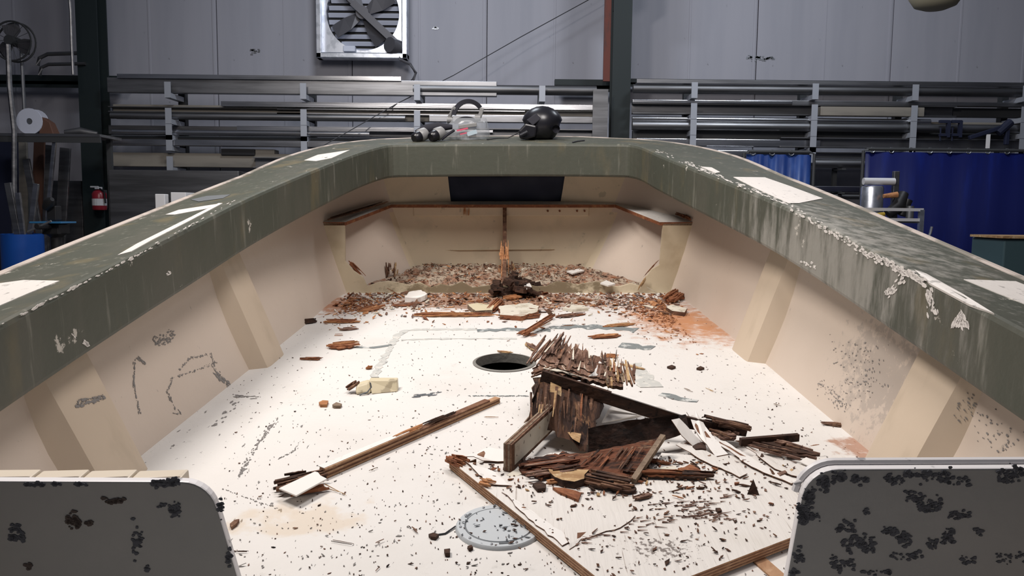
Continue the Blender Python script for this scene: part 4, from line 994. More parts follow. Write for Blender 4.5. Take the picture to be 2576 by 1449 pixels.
for a_ in ((185, 1312, 16, 14, 46, PEEL2), (222, 1316, 6, 6, 6, PEEL2), (288, 1260, 26, 7, 26, PEEL2), (415, 1272, 18, 5, 9, None), (440, 1285, 12, 16, 30, None), (345, 1362, 12, 34, 26, None), (37, 1332, 12, 10, 20, None), (42, 1352, 18, 10, 26, None), (90, 1217, 24, 5, 20, None), (140, 1217, 12, 4, 10, None), (205, 1217, 16, 4, 12, None), (418, 1213, 34, 9, 60, None), (555, 1275, 6, 20, 22, None), (577, 1400, 4, 20, 22, None), (70, 1420, 8, 10, 8, PEEL2), (370, 1428, 4, 10, 6, None)): peel(*a_)
for a_ in ((2165, 1205, 20, 12, 30), (2110, 1200, 16, 14, 34), (2070, 1215, 14, 22, 44), (2035, 1250, 12, 26, 60), (2018, 1290, 10, 30, 64), (2040, 1300, 22, 14, 26), (2250, 1205, 22, 14, 34), (2330, 1195, 60, 12, 60), (2400, 1210, 40, 10, 30), (2560, 1190, 50, 20, 60), (2530, 1210, 20, 10, 16), (2300, 1250, 26, 18, 34), (2340, 1272, 30, 18, 60), (2410, 1295, 28, 12, 34), (2130, 1330, 26, 20, 40), (2160, 1370, 40, 22, 70), (2240, 1340, 18, 12, 30), (2275, 1355, 16, 14, 30), (2385, 1350, 14, 26, 34), (2345, 1370, 12, 16, 20), (2120, 1420, 30, 18, 40), (2280, 1400, 40, 10, 26), (2440, 1410, 20, 14, 12), (2010, 1400, 14, 26, 22), (2540, 1400, 36, 16, 24), (2000, 1440, 10, 14, 16), (2200, 1440, 40, 8, 20), (2180, 1290, 8, 8, 6), (2460, 1340, 10, 10, 6)): peel(*a_)
# sole scuffs
scuff([(600, 1200), (640, 1130), (700, 1050)], 6, 90, .006, MK, SOLBVH, 30)
scuff([(700, 1155), (740, 1135), (755, 1110)], 2, 30, .003, MK, SOLBVH, 31)
scuff([(560, 1230), (640, 1260), (700, 1280)], 2, 26, .003, MK, SOLBVH, 32)
scuff([(590, 996), (625, 1000), (650, 998)], 4, 10, .014, MK, SOLBVH, 33)
scuff([(530, 1080), (570, 1040), (600, 1010)], 7, 10, .014, MK, SOLBVH, 34)
scuff([(1040, 996), (1075, 994), (1105, 988)], 4, 26, .012, M['seam'], SOLBVH, 35)
scuff([(1180, 996), (1330, 997)], 1.2, 60, .005, M['residue'], SOLBVH, 36)
# residue outline of the removed hatch
def strip(path, w0, m, seed, amp=.012, name='sealant_residue'):
    r = random.Random(seed); pts = [P(*p) for p in path]; Lp_, Rp_ = [], []
    dens = []
    for a, c in zip(pts, pts[1:]):
        k = max(2, int((c - a).length / .035))
        for j in range(k): dens.append(a.lerp(c, j / k))
    dens.append(pts[-1])
    for i, p in enumerate(dens):
        d = (dens[min(i + 1, len(dens) - 1)] - dens[max(i - 1, 0)]); q = Vector((-d.y, d.x, 0)).normalized()
        Lp_.append(p + q * (w0 + r.uniform(-amp, amp))); Rp_.append(p - q * (w0 + r.uniform(-amp, amp)))
    b = MB()
    n = len(dens); vs = [v + Vector((0, 0, .003)) for v in Lp_] + [v + Vector((0, 0, .003)) for v in Rp_]
    vs += [v + Vector((0, 0, -.002)) for v in Lp_] + [v + Vector((0, 0, -.002)) for v in Rp_]
    fs = []
    for i in range(n - 1):
        fs += [(i, i + 1, n + i + 1, n + i), (i, i + 1, 2 * n + i + 1, 2 * n + i), (n + i, n + i + 1, 3 * n + i + 1, 3 * n + i)]
    b.add(vs, fs); bpart(name, b, m, boat)
strip([(940, 950), (965, 905), (985, 870), (1000, 845), (1020, 832), (1060, 829), (1200, 829)], .022, M['residuelight'], 1)
strip([(1010, 856), (1100, 853), (1300, 852)], .012, M['residuelight'], 2)
strip([(1200, 832), (1260, 830), (1385, 832)], .038, M['residue'], 3, .02)
strip([(1385, 826), (1450, 822), (1530, 824), (1600, 832)], .05, M['residue'], 4, .03)
strip([(1560, 868), (1600, 872), (1640, 878)], .045, M['residue'], 5, .025)
strip([(1585, 915), (1610, 940), (1635, 975)], .06, M['residuelight'], 6, .02)
strip([(1660, 993), (1710, 1003), (1755, 1010)], .035, M['residue'], 7, .02)
strip([(895, 873), (940, 876), (985, 868)], .018, M['residue'], 8, .012)
# keel blocks under the hull
for k, y_ in enumerate((0.8, 4.6)):
    c = MBOAT @ (Vector((0, y_, -.72)) * S)
    b = MB(); b.box((c.x, c.y, (c.z - .02) / 2), (.9, .25, c.z - .02)); wsolo('keel_block', b, M['plyend'], 'timber keel block under the %s of the hull' % ('stern' if k == 0 else 'bow'), 'block', bevel=.01)

# ---- navy cloth behind the bow opening
b = MB(); n, mrow = 24, 8; vs = []; fs = []
for i in range(n + 1):
    for k in range(mrow + 1):
        x_ = X0 - .05 + (X1 - X0 + .1) * i / n; z_ = ZA - .04 + .28 * k / mrow
        vs.append((x_, 7.435 + .018 * math.sin(i * .9 + k * .35) + .01 * math.sin(i * .33 - k * .8), z_))
for i in range(n):
    for k in range(mrow): a = i * (mrow + 1) + k; fs.append((a, a + mrow + 1, a + mrow + 2, a + 1))
b.add(vs, fs); o = bsolo('navy_cloth', b, M['cloth'], 'dark navy cloth filling the opening under the bow gunwale', 'cloth', smooth=True, flip=False); o.modifiers.new('s', 'SOLIDIFY').thickness = .004

# ================================================================== THINGS ON THE BOW
def on_g(x, y):
    h = hitg(x, y); return h[0]
# face shield
base = on_g(1180, 352)
if base is None: base = Vector((-.35, 6.95, 1.245))
fsY = base.y; sc = 1 / FPX * (fsY * math.cos(BPITCH) + (HB - base.z) * math.sin(BPITCH))
FS = BT('face_shield', base, 'clear face shield with black headband on the bow gunwale', 'face shield')
def pxo(x, y, dy=0.0): return Vector(((x - 1180) * sc, dy, (354 - y) * sc))
visor = MB(); n = 18; rows = [(300, 46, 38), (325, 52, 44), (342, 50, 46), (352, 42, 42), (355, 30, 32)]
vs = []; fs = []
for (yy, hl, hr) in rows:
    for k in range(n + 1):
        a = RAD(-95 + 190 * k / n); rx = (hl if a < 0 else hr) * sc
        vs.append(pxo(1178, yy) + Vector((math.sin(a) * rx * 1.15, -math.cos(a) * .13 + .12, 0)))
for i in range(len(rows) - 1):
    for k in range(n): a = i * (n + 1) + k; fs.append((a, a + 1, a + n + 2, a + n + 1))
visor.add(vs, fs); o = link('visor', visor, M['visor'], FS, scale=S, smooth=True, flip=False); o.modifiers.new('s', 'SOLIDIFY').thickness = .003
def arcband(cx_, cy_, rx, ry, a0, a1, w_, t_, dy0, dy1, n=16):
    b = MB(); pr = []
    for k in range(n + 1):
        a = RAD(a0 + (a1 - a0) * k / n); c = pxo(cx_ + rx * math.cos(a), cy_ - ry * math.sin(a), dy0 + (dy1 - dy0) * k / n); d = pxo(cx_ + (rx - w_) * math.cos(a), cy_ - (ry - w_) * math.sin(a), dy0 + (dy1 - dy0) * k / n)
        pr += [c, d, d + Vector((0, t_, 0)), c + Vector((0, t_, 0))]
    fs = [(0, 1, 2, 3), tuple(range(4 * n, 4 * n + 4))]
    for k in range(n):
        for j in range(4): a = 4 * k + j; b_ = 4 * k + (j + 1) % 4; fs.append((a, b_, b_ + 4, a + 4))
    b.add(pr, fs); return b
o = link('headband', arcband(1178, 300, 43, 47, 170, 38, 11, .07, .02, .10), M['blackmatte'], FS, scale=S, smooth=False)
o = link('crown_strap', arcband(1172, 312, 30, 16, 190, 10, 9, .09, .05, .12), M['blackmatte'], FS, scale=S)
for x_, yy in ((1130, 305), (1200, 300)):
    b = MB(); c = pxo(x_, yy, .06); b.tube([c + Vector((-.02, 0, 0)), c + Vector((.03, 0, 0))], .028, 12); link('pivot_knob', b, M['greyplastic'], FS, scale=S, smooth=True)
b = MB(); b.bar(pxo(1128, 300, .08), pxo(1145, 272, .05), .03, .05, up=(0, 1, 0)); b.bar(pxo(1205, 300, .1), pxo(1213, 275, .1), .035, .05, up=(0, 1, 0)); link('side_arm', b, M['greyplastic'], FS, scale=S, bevel=.004)
def sticker(x0, y0, x1, y1, hpx, m, nm):
    b = MB(); b.bar(pxo(x0, y0, -.032), pxo(x1, y1, -.032), .004, hpx * sc, up=(0, 0, 1)); link(nm, b, m, FS, scale=S)
sticker(1150, 331, 1178, 325, 4, M['pink'], 'pink_sticker')
sticker(1158, 340, 1176, 336, 3, M['pink'], 'pink_sticker')
sticker(1176, 340, 1200, 333, 10, M['sky'], 'pale_sticker')
b = MB(); b.bar(pxo(1155, 322, -.02), pxo(1200, 316, -.02), .012, 10 * sc); link('brow_guard', b, M['greyplastic'], FS, scale=S, bevel=.004)
# respirator (two dark filter cups on a grey mask)
base = on_g(1085, 357) or Vector((-.7, 6.9, 1.24))
RS = BT('respirator', base, 'half mask respirator with two dark cups left of the shield', 'respirator')
def rxo(x, y, dy=0.0): return Vector(((x - 1085) * sc, dy, (358 - y) * sc))
for i, (x_, yy) in enumerate(((1052, 349), (1093, 346))):
    b = MB(); c = rxo(x_, yy, .0); d = Vector((-.55, -.6, -.28)).normalized()
    Rr = d.to_track_quat('Z', 'Y').to_matrix()
    b.lathe([(.0005, .05), (.035, .05), (.047, .035), (.05, 0), (.045, -.05), (.0005, -.055)], c + Vector((0, .02, .012)), 18, R=Rr); cup = link('filter_cup', b, M['black'], RS, scale=S, smooth=True)
    b = MB(); b.lathe([(.047, -.012), (.058, -.03), (.055, -.085), (.03, -.11)], c + Vector((0, .02, .012)), 18, R=Rr); link('filter_collar', b, M['greyplastic'], cup, scale=S, smooth=True)
b = MB(); b.tube([rxo(1045, 338, .09), rxo(1070, 328, .1), rxo(1100, 322, .1), rxo(1135, 322, .1)], [.03, .045, .045, .02], 10); link('mask_body', b, M['blackmatte'], RS, scale=S, smooth=True)
b = MB(); b.tube([rxo(1110, 352, .03), rxo(1125, 340, .05), rxo(1140, 330, .08)], .012, 8); link('strap', b, M['blackmatte'], RS, scale=S, smooth=True)
# welding helmet
base = on_g(1362, 352) or Vector((.25, 6.95, 1.245))
WH = BT('welding_helmet', base, 'glossy black welding helmet lying on the bow gunwale', 'helmet')
def hxo(x, y, dy=0.0): return Vector(((x - 1362) * sc, dy, (353 - y) * sc))
b = MB(); n, mr_ = 24, 10; vs = []; fs = []
for k in range(mr_ + 1):
    ph = RAD(-62 + 150 * k / mr_); 
    for j in range(n):
        a = 2 * math.pi * j / n
        e = 1.0 - (.14 if ph < 0 else 0) * (1 if -.9 < math.sin(a) < .9 else .6)
        v = Vector((math.cos(ph) * math.cos(a) * .185 * e, math.cos(ph) * math.sin(a) * .17, math.sin(ph) * .158 + .14))
        if k < 3: v.x -= .02 * (3 - k) * (1 if v.x < 0 else -.2)
        vs.append(v + Vector((.035 * 0 + .01, .12, 0)))
for k in range(mr_):
    for j in range(n): a = k * n + j; c = k * n + (j + 1) % n; fs.append((a, c, c + n, a + n))
fs += [tuple(range(n))[::-1], tuple(range(mr_ * n, mr_ * n + n))]
b.add(vs, fs); link('shell', b, M['black'], WH, scale=S, smooth=True)
b = MB(); b.prism([hxo(1305, 330, -.055), hxo(1322, 312, -.06), hxo(1350, 318, -.075), hxo(1347, 345, -.07), hxo(1325, 352, -.06), hxo(1307, 350, -.055)], (0, .09, 0)); link('chin_piece', b, M['black'], WH, scale=S, bevel=.012)
b = MB(); b.prism([hxo(1324, 304, -.05), hxo(1348, 288, -.02), hxo(1362, 300, -.04), hxo(1340, 318, -.07)], (0, .05, 0)); link('lens_cartridge', b, M['blackmatte'], WH, scale=S, bevel=.006)
b = MB(); b.bar(hxo(1308, 340, -.085), hxo(1326, 331, -.09), .02, .014); link('lens_glint_edge', b, M['screw'], WH, scale=S)
b = MB(); b.lathe([(.0005, -.02), (.03, -.02), (.034, .01)], hxo(1398, 326, -.04), 14, R=Matrix.Rotation(RAD(90), 3, 'X')); link('knob', b, M['blackmatte'], WH, scale=S, smooth=True)
# cable from helmet
pts = []
for x_, y_ in ((1225, 353), (1250, 350), (1278, 344), (1296, 334), (1315, 318)):
    h = on_g(x_, max(y_, 349)); p = h.copy() if h is not None else Vector(((x_ - 1275) * sc, 7.0, 1.26)); pts.append(p + Vector((0, 0, .008)))
pts[-2] += Vector((0, 0, .03)); pts[-1] += Vector((0, -.03, .07))
b = MB(); b.tube(pts, .006, 6); bsolo('black_wire', b, M['cable'], 'thin black cord trailing left from the welding helmet', 'cord', smooth=True)
pts = [(on_g(x_, y_) or Vector((.5, 6.9, 1.24))) + Vector((0, 0, .006)) for x_, y_ in ((1440, 360), (1452, 357), (1470, 355))]
b = MB(); b.tube(pts, .006, 6); bsolo('black_wire', b, M['cable'], 'short dark cord end right of the welding helmet', 'cord', smooth=True)

# ================================================================== DEBRIS ON THE SOLE
ZSH = .042                                        # top of the plywood sheet
SH = dict(tri=0)
def chip(name, label, pix, m, z=0.0, th=.012, jagamp=.006, tilt=0.0, seed=0, group=None, mats=None, cat_='wood chip', lift=.001):
    r = random.Random(seed or len(label) * 7 + int(pix[0][0])); poly = [P(x_, y_, z + th) for x_, y_ in pix]
    poly = jag(poly, jagamp, .03, r)
    c = sum(poly, Vector()) / len(poly)
    if tilt:
        ax = Vector((r.uniform(-1, 1), r.uniform(-1, 1), 0)).normalized()
        poly = [p + Vector((0, 0, max(0, (p - c).dot(ax)) * tilt)) for p in poly]
    b = MB(); b.prism([p + Vector((0, 0, lift)) for p in poly], (0, 0, -th), 0, [1, 1] if mats else None)
    return bsolo(name, b, mats or m, label, cat_, group)
def torn(b, a, c, width, th, r, nm, lay=3):
    """stack of flat torn slivers with ragged ends"""
    d = c - a; L_ = d.length; dn = d.normalized(); sd = Vector((-dn.y, dn.x, 0)).normalized()
    for k in range(lay):
        f = 1 - k * .22; n = max(5, int(L_ / .022)); up_, lo_ = [], []
        o_ = r.uniform(-.12, .12) * width; t0 = r.uniform(-.04, .12); t1 = 1 - r.uniform(-.04, .15)
        for i in range(n + 1):
            t = i / n; e = min(1, .25 + 3.2 * min(t, 1 - t)); p = a + d * (t0 + (t1 - t0) * t) + sd * o_ + Vector((0, 0, th * .5 * (k + 1) / lay + r.uniform(0, .15) * th))
            up_.append(p + sd * width * .5 * f * e * r.uniform(.55, 1.1) + dn * r.uniform(-.3, .3) * L_ / n); lo_.append(p - sd * width * .5 * f * e * r.uniform(.55, 1.1) + dn * r.uniform(-.3, .3) * L_ / n)
        b.prism(up_ + lo_[::-1], (0, 0, -th / lay * .8), r.randrange(nm))
def splinter(label, x0, y0, x1, y1, w_, th, n, ms, z=0.0, seed=1, name='wood_splinter', spread=.3, z1=None, group=None, cat_='wood chip'):
    r = random.Random(seed * 31 + int(x0)); b = MB()
    a = P(x0, y0, z) + Vector((0, 0, th * .2 + .002)); c = P(x1, y1, z if z1 is None else z1) + Vector((0, 0, th * .2 + .002))
    if n > 5: torn(b, a, c, w_, th, r, len(ms))
    m_ = MB(); fibres(m_, a, c, w_, th * .9, max(2, int(n * .45)), r, nm=len(ms), spread=spread + .2)
    o_ = len(b.v); b.v += m_.v; b.f += [[i + o_ for i in f] for f in m_.f]; b.m += m_.m
    mn = min(v.z for v in b.v)
    if mn < z + .0005: b.v = [v + Vector((0, 0, z + .0005 - mn)) for v in b.v]
    return bsolo(name, b, [M[m] for m in ms], label, cat_, group)

# plywood sheet
A0 = P(1130, 1157, ZSH); 
u = Vector((-.5, .866, 0)); v = Vector((.866, .5, 0))
A1 = P(1497, 1449, ZSH); u = (A0 - A1).normalized(); v = Vector((u.y, -u.x, 0))
F1 = P(1990, 1352, ZSH); Cn = A0 - u * ((A0 - F1).dot(u)); 
lenu = (A0 - Cn).length
def shp(a, c): return Cn + u * a + v * c
edge = [shp(0, 0), shp(0, 1.42), shp(.34, 1.44), shp(.36, 1.30)]
back = []
r_ = random.Random(11)
for k in range(1, 26):
    t = k / 26; cc = 1.30 * (1 - t); aa = .36 + (lenu - .36) * (t ** .8) + r_.uniform(-.05, .05)
    aa = min(aa, lenu - .0 + .02)
    back.append(shp(aa, cc))
back.append(shp(lenu - .05, .10)); back.append(shp(lenu, .03)); back.append(shp(lenu, 0))
b = MB(); b.prism((edge + back), (0, 0, -.036), 0, [1, 2], plies=7)
sheet = BT('plywood_sheet', Cn, 'large white painted plywood sheet, delaminated, lying across the sole', 'plywood')
so = link('sheet_panel', (lambda q: (setattr(q, 'v', [x_ - Cn for x_ in q.v]), q)[1])(b), [M['sheet'], M['plyl'], M['plyd']], sheet, scale=S)
# raised veneer flakes on the sheet
def veneer(pix, dz, m, nm='veneer_flake', th=.003, seed=3):
    r = random.Random(seed); poly = jag([P(x_, y_, ZSH) for x_, y_ in pix], .006, .03, r); c = sum(poly, Vector()) / len(poly); n = len(poly)
    poly = [p + Vector((0, 0, .0035 + dz * max(0, min(1, (i / n)))))for i, p in enumerate(poly)]
    b = MB(); b.prism([p - Cn for p in poly], (0, 0, -th), 0, [1]); link(nm, b, [m, M['plyd']], sheet, scale=S)
veneer([(1165, 1160), (1245, 1190), (1285, 1225), (1228, 1222)], .008, M['white'], seed=1)
veneer([(1170, 1150), (1230, 1128), (1265, 1135), (1275, 1165), (1215, 1165)], .01, M['white'], seed=2)
veneer([(1432, 1384), (1462, 1358), (1560, 1330), (1598, 1300), (1590, 1290), (1480, 1290), (1420, 1330)], .006, M['sheet'], seed=4)
veneer([(1262, 1240), (1345, 1292), (1440, 1362), (1414, 1376), (1342, 1316)], .004, M['white'], seed=5)
veneer([(1790, 1090), (1850, 1130), (1930, 1180), (2010, 1215), (1990, 1222), (1890, 1180), (1800, 1120)], .012, M['white'], seed=6)
veneer([(1730, 1110), (1800, 1150), (1880, 1195), (1860, 1205), (1760, 1160), (1700, 1125)], .010, M['sheet'], seed=7)
veneer([(1850, 1110), (1905, 1135), (1975, 1180), (2045, 1205), (2030, 1212), (1950, 1185)], .010, M['sheet'], seed=8)
b = MB(); r_ = random.Random(5); fibres(b, P(1122, 1150, ZSH) + Vector((0, 0, -.012)), P(1172, 1172, ZSH) + Vector((0, 0, -.008)), .06, .03, 26, r_, spread=.6); b.v = [x_ - Cn for x_ in b.v]; link('splintered_corner', b, M['rust'], sheet, scale=S)
b = MB(); fibres(b, P(1205, 1212, ZSH) + Vector((0, 0, .0)), P(1248, 1226, ZSH) + Vector((0, 0, .004)), .05, .014, 16, r_, spread=.6); b.v = [x_ - Cn for x_ in b.v]; link('splintered_edge', b, M['orange'], sheet, scale=S)
# fine cracks: dark raised fibres
b = MB()
for (x0, y0, x1, y1, k) in ((1480, 1355, 1600, 1300, 14), (1560, 1335, 1760, 1290, 22), (1640, 1262, 1800, 1300, 26), (1740, 1290, 1830, 1310, 18), (1420, 1372, 1500, 1352, 12), (1700, 1275, 1900, 1235, 16)):
    for j in range(k):
        t = r_.random(); x_ = x0 + (x1 - x0) * t + r_.gauss(0, 14); y_ = y0 + (y1 - y0) * t + r_.gauss(0, 7); l_ = r_.uniform(10, 34)
        b.bar(P(x_, y_, ZSH) + Vector((0, 0, .003)), P(x_ + l_, y_ + r_.uniform(-6, 4), ZSH) + Vector((0, 0, .004)), .004, .003, taper=.3)
b.v = [x_ - Cn for x_ in b.v]; o = link('lifted_fibres', b, M['rotmauve'], sheet, scale=S); o['kind'] = 'stuff'
# batten under the sheet's near edge
a_ = P(1865, 1372, .0); c_ = P(2010, 1500, .0)
b = MB(); b.bar(a_ + Vector((0, 0, .004)), c_ + Vector((0, 0, .004)), .05, .006); wv = bsolo('wood_batten', b, M['plyl'], 'brown batten on the sole under the near edge of the sheet', 'batten')

# long plywood strip
a_ = P(812, 1192, .02); c_ = P(1252, 1003, .02)
d_ = (c_ - a_).normalized(); q_ = Vector((-d_.y, d_.x, 0))
Nn = 5; th = .044; wd = .034
stp = BT('plywood_strip', a_ - Vector((0, 0, .02)), 'long narrow plywood strip with broken white end, left of the sheet', 'plywood')
o0 = a_ - Vector((0, 0, .02))
for k in range(Nn):
    z_ = .002 + th * (k + .5) / Nn; ins = (.0025 if k % 2 else 0) + r_.uniform(0, .001); e = c_ + d_ * r_.uniform(-.03, .01) if k > 2 else c_
    if k == 4: e = a_.lerp(c_, .48)
    if k == 3: e = a_.lerp(c_, .93)
    s0 = Vector((a_.x, a_.y, z_)); s1 = Vector((e.x, e.y, z_))
    b = MB(); b.bar(s0 - o0 + q_ * ins, s1 - o0 + q_ * ins, wd, th / Nn - .0005); link('ply_layer', b, M['plyd'] if k % 2 else M['plyl'], stp, scale=S)
zt_ = th + .004
b = MB(); p0, p1 = a_ + d_ * .0, a_.lerp(c_, .43)
b.prism([Vector((p0.x, p0.y, zt_)) - q_ * .010 - o0, Vector((p1.x, p1.y, zt_)) - q_ * .010 - o0, Vector((p1.x, p1.y, zt_)) + q_ * .020 - o0, Vector((p0.x, p0.y, zt_)) + q_ * .026 - o0], (0, 0, -.003)); link('white_face', b, M['white'], stp, scale=S)
b = MB(); fibres(b, a_.lerp(c_, .36) - o0 + Vector((0, 0, .02)), a_.lerp(c_, .52) - o0 + Vector((0, 0, .022)), .03, .012, 14, r_, spread=.5); link('splintered_break', b, M['orange'], stp, scale=S)
b = MB(); fibres(b, a_.lerp(c_, .52) - o0 + Vector((0, 0, .022)), a_.lerp(c_, .70) - o0 + Vector((0, 0, .022)), .025, .016, 12, r_, spread=.4); link('splintered_break', b, M['rotdark'], stp, scale=S)
# broken white end
b = MB(); zt2_ = .05
b.prism([p - o0 for p in (P(702, 1228, zt2_), P(745, 1246, zt2_), P(822, 1204, zt2_), P(806, 1196, zt2_), P(800, 1188, zt2_), P(792, 1186, zt2_))], (0, 0, -.006)); link('white_end', b, M['white'], stp, scale=S)
b = MB(); fibres(b, P(690, 1236, 0) - o0 + Vector((0, 0, .01)), P(822, 1210, 0) - o0 + Vector((0, 0, .012)), .12, .03, 46, r_, nm=2, spread=.6); link('rotten_end', b, [M['rotbrown'], M['rotdark']], stp, scale=S)
b = MB(); fibres(b, P(725, 1250, 0) - o0 + Vector((0, 0, .004)), P(822, 1232, 0) - o0 + Vector((0, 0, .006)), .06, .02, 22, r_, spread=.6); link('rotten_end', b, M['rust'], stp, scale=S)
b = MB(); b.bar(P(818, 1225, .0) - o0 + Vector((0, 0, .012)), P(872, 1250, 0) - o0 + Vector((0, 0, .006)), .003, .003, taper=.3); b.bar(P(812, 1232, .0) - o0 + Vector((0, 0, .012)), P(868, 1244, 0) - o0 + Vector((0, 0, .004)), .003, .003, taper=.3); link('loose_fibre', b, M['tan'], stp, scale=S)

# ---- the rotten broken frame on the sheet
o0 = P(1400, 1140, ZSH)
RF = BT('rotten_plywood_frame', o0, 'collapsed dark rotten plywood frame heaped on the white sheet', 'wood wreck')
def rp(name, pix, dv, ms, jg=.012, plies=1, parent=None, seed=1, side=None, label=None):
    """pix: (x, y, depth Y) corners of a broken panel"""
    r = random.Random(seed); pts = [PYb(x_, y_, Y_) if Y_ > 1 else P(x_, y_, Y_) for x_, y_, Y_ in pix]
    n = len(pts); out = []
    for i in range(n):
        a, c = pts[i], pts[(i + 1) % n]; out.append(a); k = int((c - a).length / .03)
        nn = (pts[1] - pts[0]).cross(pts[2] - pts[1]).normalized(); qv = nn.cross(c - a).normalized()
        for j in range(1, k): out.append(a.lerp(c, (j + r.uniform(-.3, .3)) / k) + qv * r.uniform(-jg, jg))
    b = MB(); b.prism([p - o0 for p in out], dv, 0, side or [0], plies)
    o = link(name, b, [M[m] for m in ms], RF, scale=S)
    if label: tag(o, label)
    return o
# short painted board on the left
bl_ = [PYb(1264, 1180, 2.98), PYb(1262, 1124, 2.98)]
zb_ = ZSH + .001
e0 = P(1277, 1187, zb_); e1 = P(1398, 1108, zb_); e1 = Vector((.20, 3.46, zb_))
dd = (e1 - e0).normalized(); nn_ = Vector((dd.y, -dd.x, 0))
hgt = .118
for k in range(4):
    off = (-.5 + (k + .5) / 4) * .036; cc0 = e0 + nn_ * off; cc1 = e1 + nn_ * off
    b = MB(); b.bar(cc0 - o0 + Vector((0, 0, hgt / 2)), cc1 - o0 + Vector((0, 0, hgt / 2)), .036 / 4 - .0006, hgt - (.004 if k % 2 else 0)); link('short_board_ply', b, M['plyend'] if k % 2 == 0 else M['rotbrown'], RF, scale=S)
f_ = e0 + nn_ * .0185 + dd * .03; g_ = e1 + nn_ * .0185 - dd * .05
b = MB(); b.prism([f_ - o0 + Vector((0, 0, .02)), g_ - o0 + Vector((0, 0, .012)), g_ - o0 + Vector((0, 0, hgt - .02)), f_ - o0 + Vector((0, 0, hgt - .01))], -nn_ * .003); link('paint_face', b, M['offwhite'], RF, scale=S)
# upright rotten panel
rp('upright_panel', [(1340, 952, 3.52), (1372, 938, 3.53), (1440, 952, 3.53), (1516, 985, 3.50), (1508, 1050, 3.36), (1490, 1112, 3.22), (1478, 1137, 3.17), (1400, 1100, 3.26), (1345, 1050, 3.38), (1318, 1065, 3.36), (1335, 1010, 3.42)], (0, .03, -.006), ['upwood', 'plyend'], seed=2, side=[1], jg=.016)
r_ = random.Random(21)
b = MB()
for k in range(34):
    x_ = r_.uniform(1336, 1500); t0 = r_.uniform(0, .5); t1 = t0 + r_.uniform(.2, .5)
    def onp(x__, t): yy = 950 + (x__ - 1340) * .2 + t * (165 - (1500 - x__) * .25); Yq = 3.50 - t * .30; return PYb(x__ - 12 * t, yy, Yq - .012)
    b.bar(onp(x_, t0) - o0, onp(x_ + r_.uniform(-5, 5), min(t1, .98)) - o0, r_.uniform(.006, .016), .0035, mi=r_.choice((1, 1, 1, 1, 1, 0, 2) if x_ > 1410 else (0, 0, 1, 3)), up=(0, -1, .4), taper=.3)
o = link('torn_fibres', b, [M['rotbrown'], M['rotdark'], M['rust'], M['tan']], RF, scale=S); o['kind'] = 'stuff'
rp('tan_torn_face', [(1390, 950, 3.515), (1420, 960, 3.51), (1412, 1010, 3.415), (1385, 1000, 3.43)], (0, .004, 0), ['tan', 'tan'], seed=8)
rp('tan_torn_face', [(1428, 1088, 3.26), (1462, 1092, 3.235), (1458, 1114, 3.19), (1440, 1104, 3.21)], (0, .004, 0), ['tan', 'tan'], seed=9)
# splintered lid
def onl(t, s):
    fa = PYb(1350, 929, 3.55).lerp(PYb(1568, 975, 3.47), t); bb = PYb(1396, 852, 4.06).lerp(PYb(1562, 905, 3.86), t); return fa.lerp(bb, s)
for lay in range(3):
    r = random.Random(60 + lay); n = 26; far, near = [], []
    for k in range(n + 1):
        t = k / n; wk = (wk if k else 0) * .55 + r.gauss(0, .07); sp = .88 + wk + (r.uniform(.08, .2) if r.random() < .3 else 0)
        sp -= .18 * lay + (.16 if t > .75 else 0); far.append(onl(min(1, max(0, t + r.uniform(-.015, .015))), sp) + Vector((0, 0, .007 * lay + r.uniform(0, .010))))
        near.append(onl(t, (.0 + .10 * lay) + r.uniform(-.03, .05)) + Vector((0, 0, .007 * lay)))
    b = MB()
    for k in range(n): b.prism([q - o0 for q in (near[k], near[k + 1], far[k + 1], far[k])], (0, 0, -.016 if lay == 0 else -.006), 0, [1])
    link('splintered_lid', b, [M['lidwood'], M['rotdark']], RF, scale=S)
b = MB()
for k in range(44):
    t = r_.random(); s0 = r_.uniform(-.04, .6); s1 = min(1.12, s0 + r_.uniform(.2, .5))
    b.bar(onl(t, s0) - o0 + Vector((0, 0, .02 + r_.uniform(0, .02))), onl(min(1, max(0, t + r_.uniform(-.05, .05))), s1) - o0 + Vector((0, 0, .02 + r_.uniform(0, .035))), r_.uniform(.005, .018), .004, mi=r_.choice((0, 0, 1, 1, 2, 3, 4)), taper=r_.uniform(.1, .5))
o = link('lid_splinters', b, [M['rotmauve'], M['rotbrown'], M['rotdark'], M['offwhite'], M['rust']], RF, scale=S); o['kind'] = 'stuff'
b = MB(); fibres(b, PYb(1340, 925, 3.62) - o0, PYb(1398, 850, 4.0) - o0, .10, .03, 16, r_, spread=.3, nm=2); fibres(b, PYb(1330, 945, 3.55) - o0, PYb(1385, 925, 3.6) - o0, .10, .02, 12, r_, spread=.4, nm=2); link('side_splinters', b, [M['rotmauve'], M['rotbrown']], RF, scale=S)
b = MB(); fibres(b, PYb(1560, 978, 3.46) - o0, PYb(1545, 915, 3.80) - o0, .16, .03, 26, r_, spread=.5, nm=3); link('side_splinters', b, [M['rotbrown'], M['tan'], M['plyend']], RF, scale=S)
rp('pale_strip', [(1366, 926, 3.55), (1415, 934, 3.54), (1490, 956, 3.51), (1480, 950, 3.56), (1372, 916, 3.62)], (0, 0, -.004), ['offwhite', 'offwhite'], seed=5, jg=.006)
rp('pale_strip', [(1480, 946, 3.53), (1495, 935, 3.58), (1508, 908, 3.74), (1516, 914, 3.72), (1502, 945, 3.55)], (0, 0, -.004), ['white', 'white'], seed=6, jg=.004)
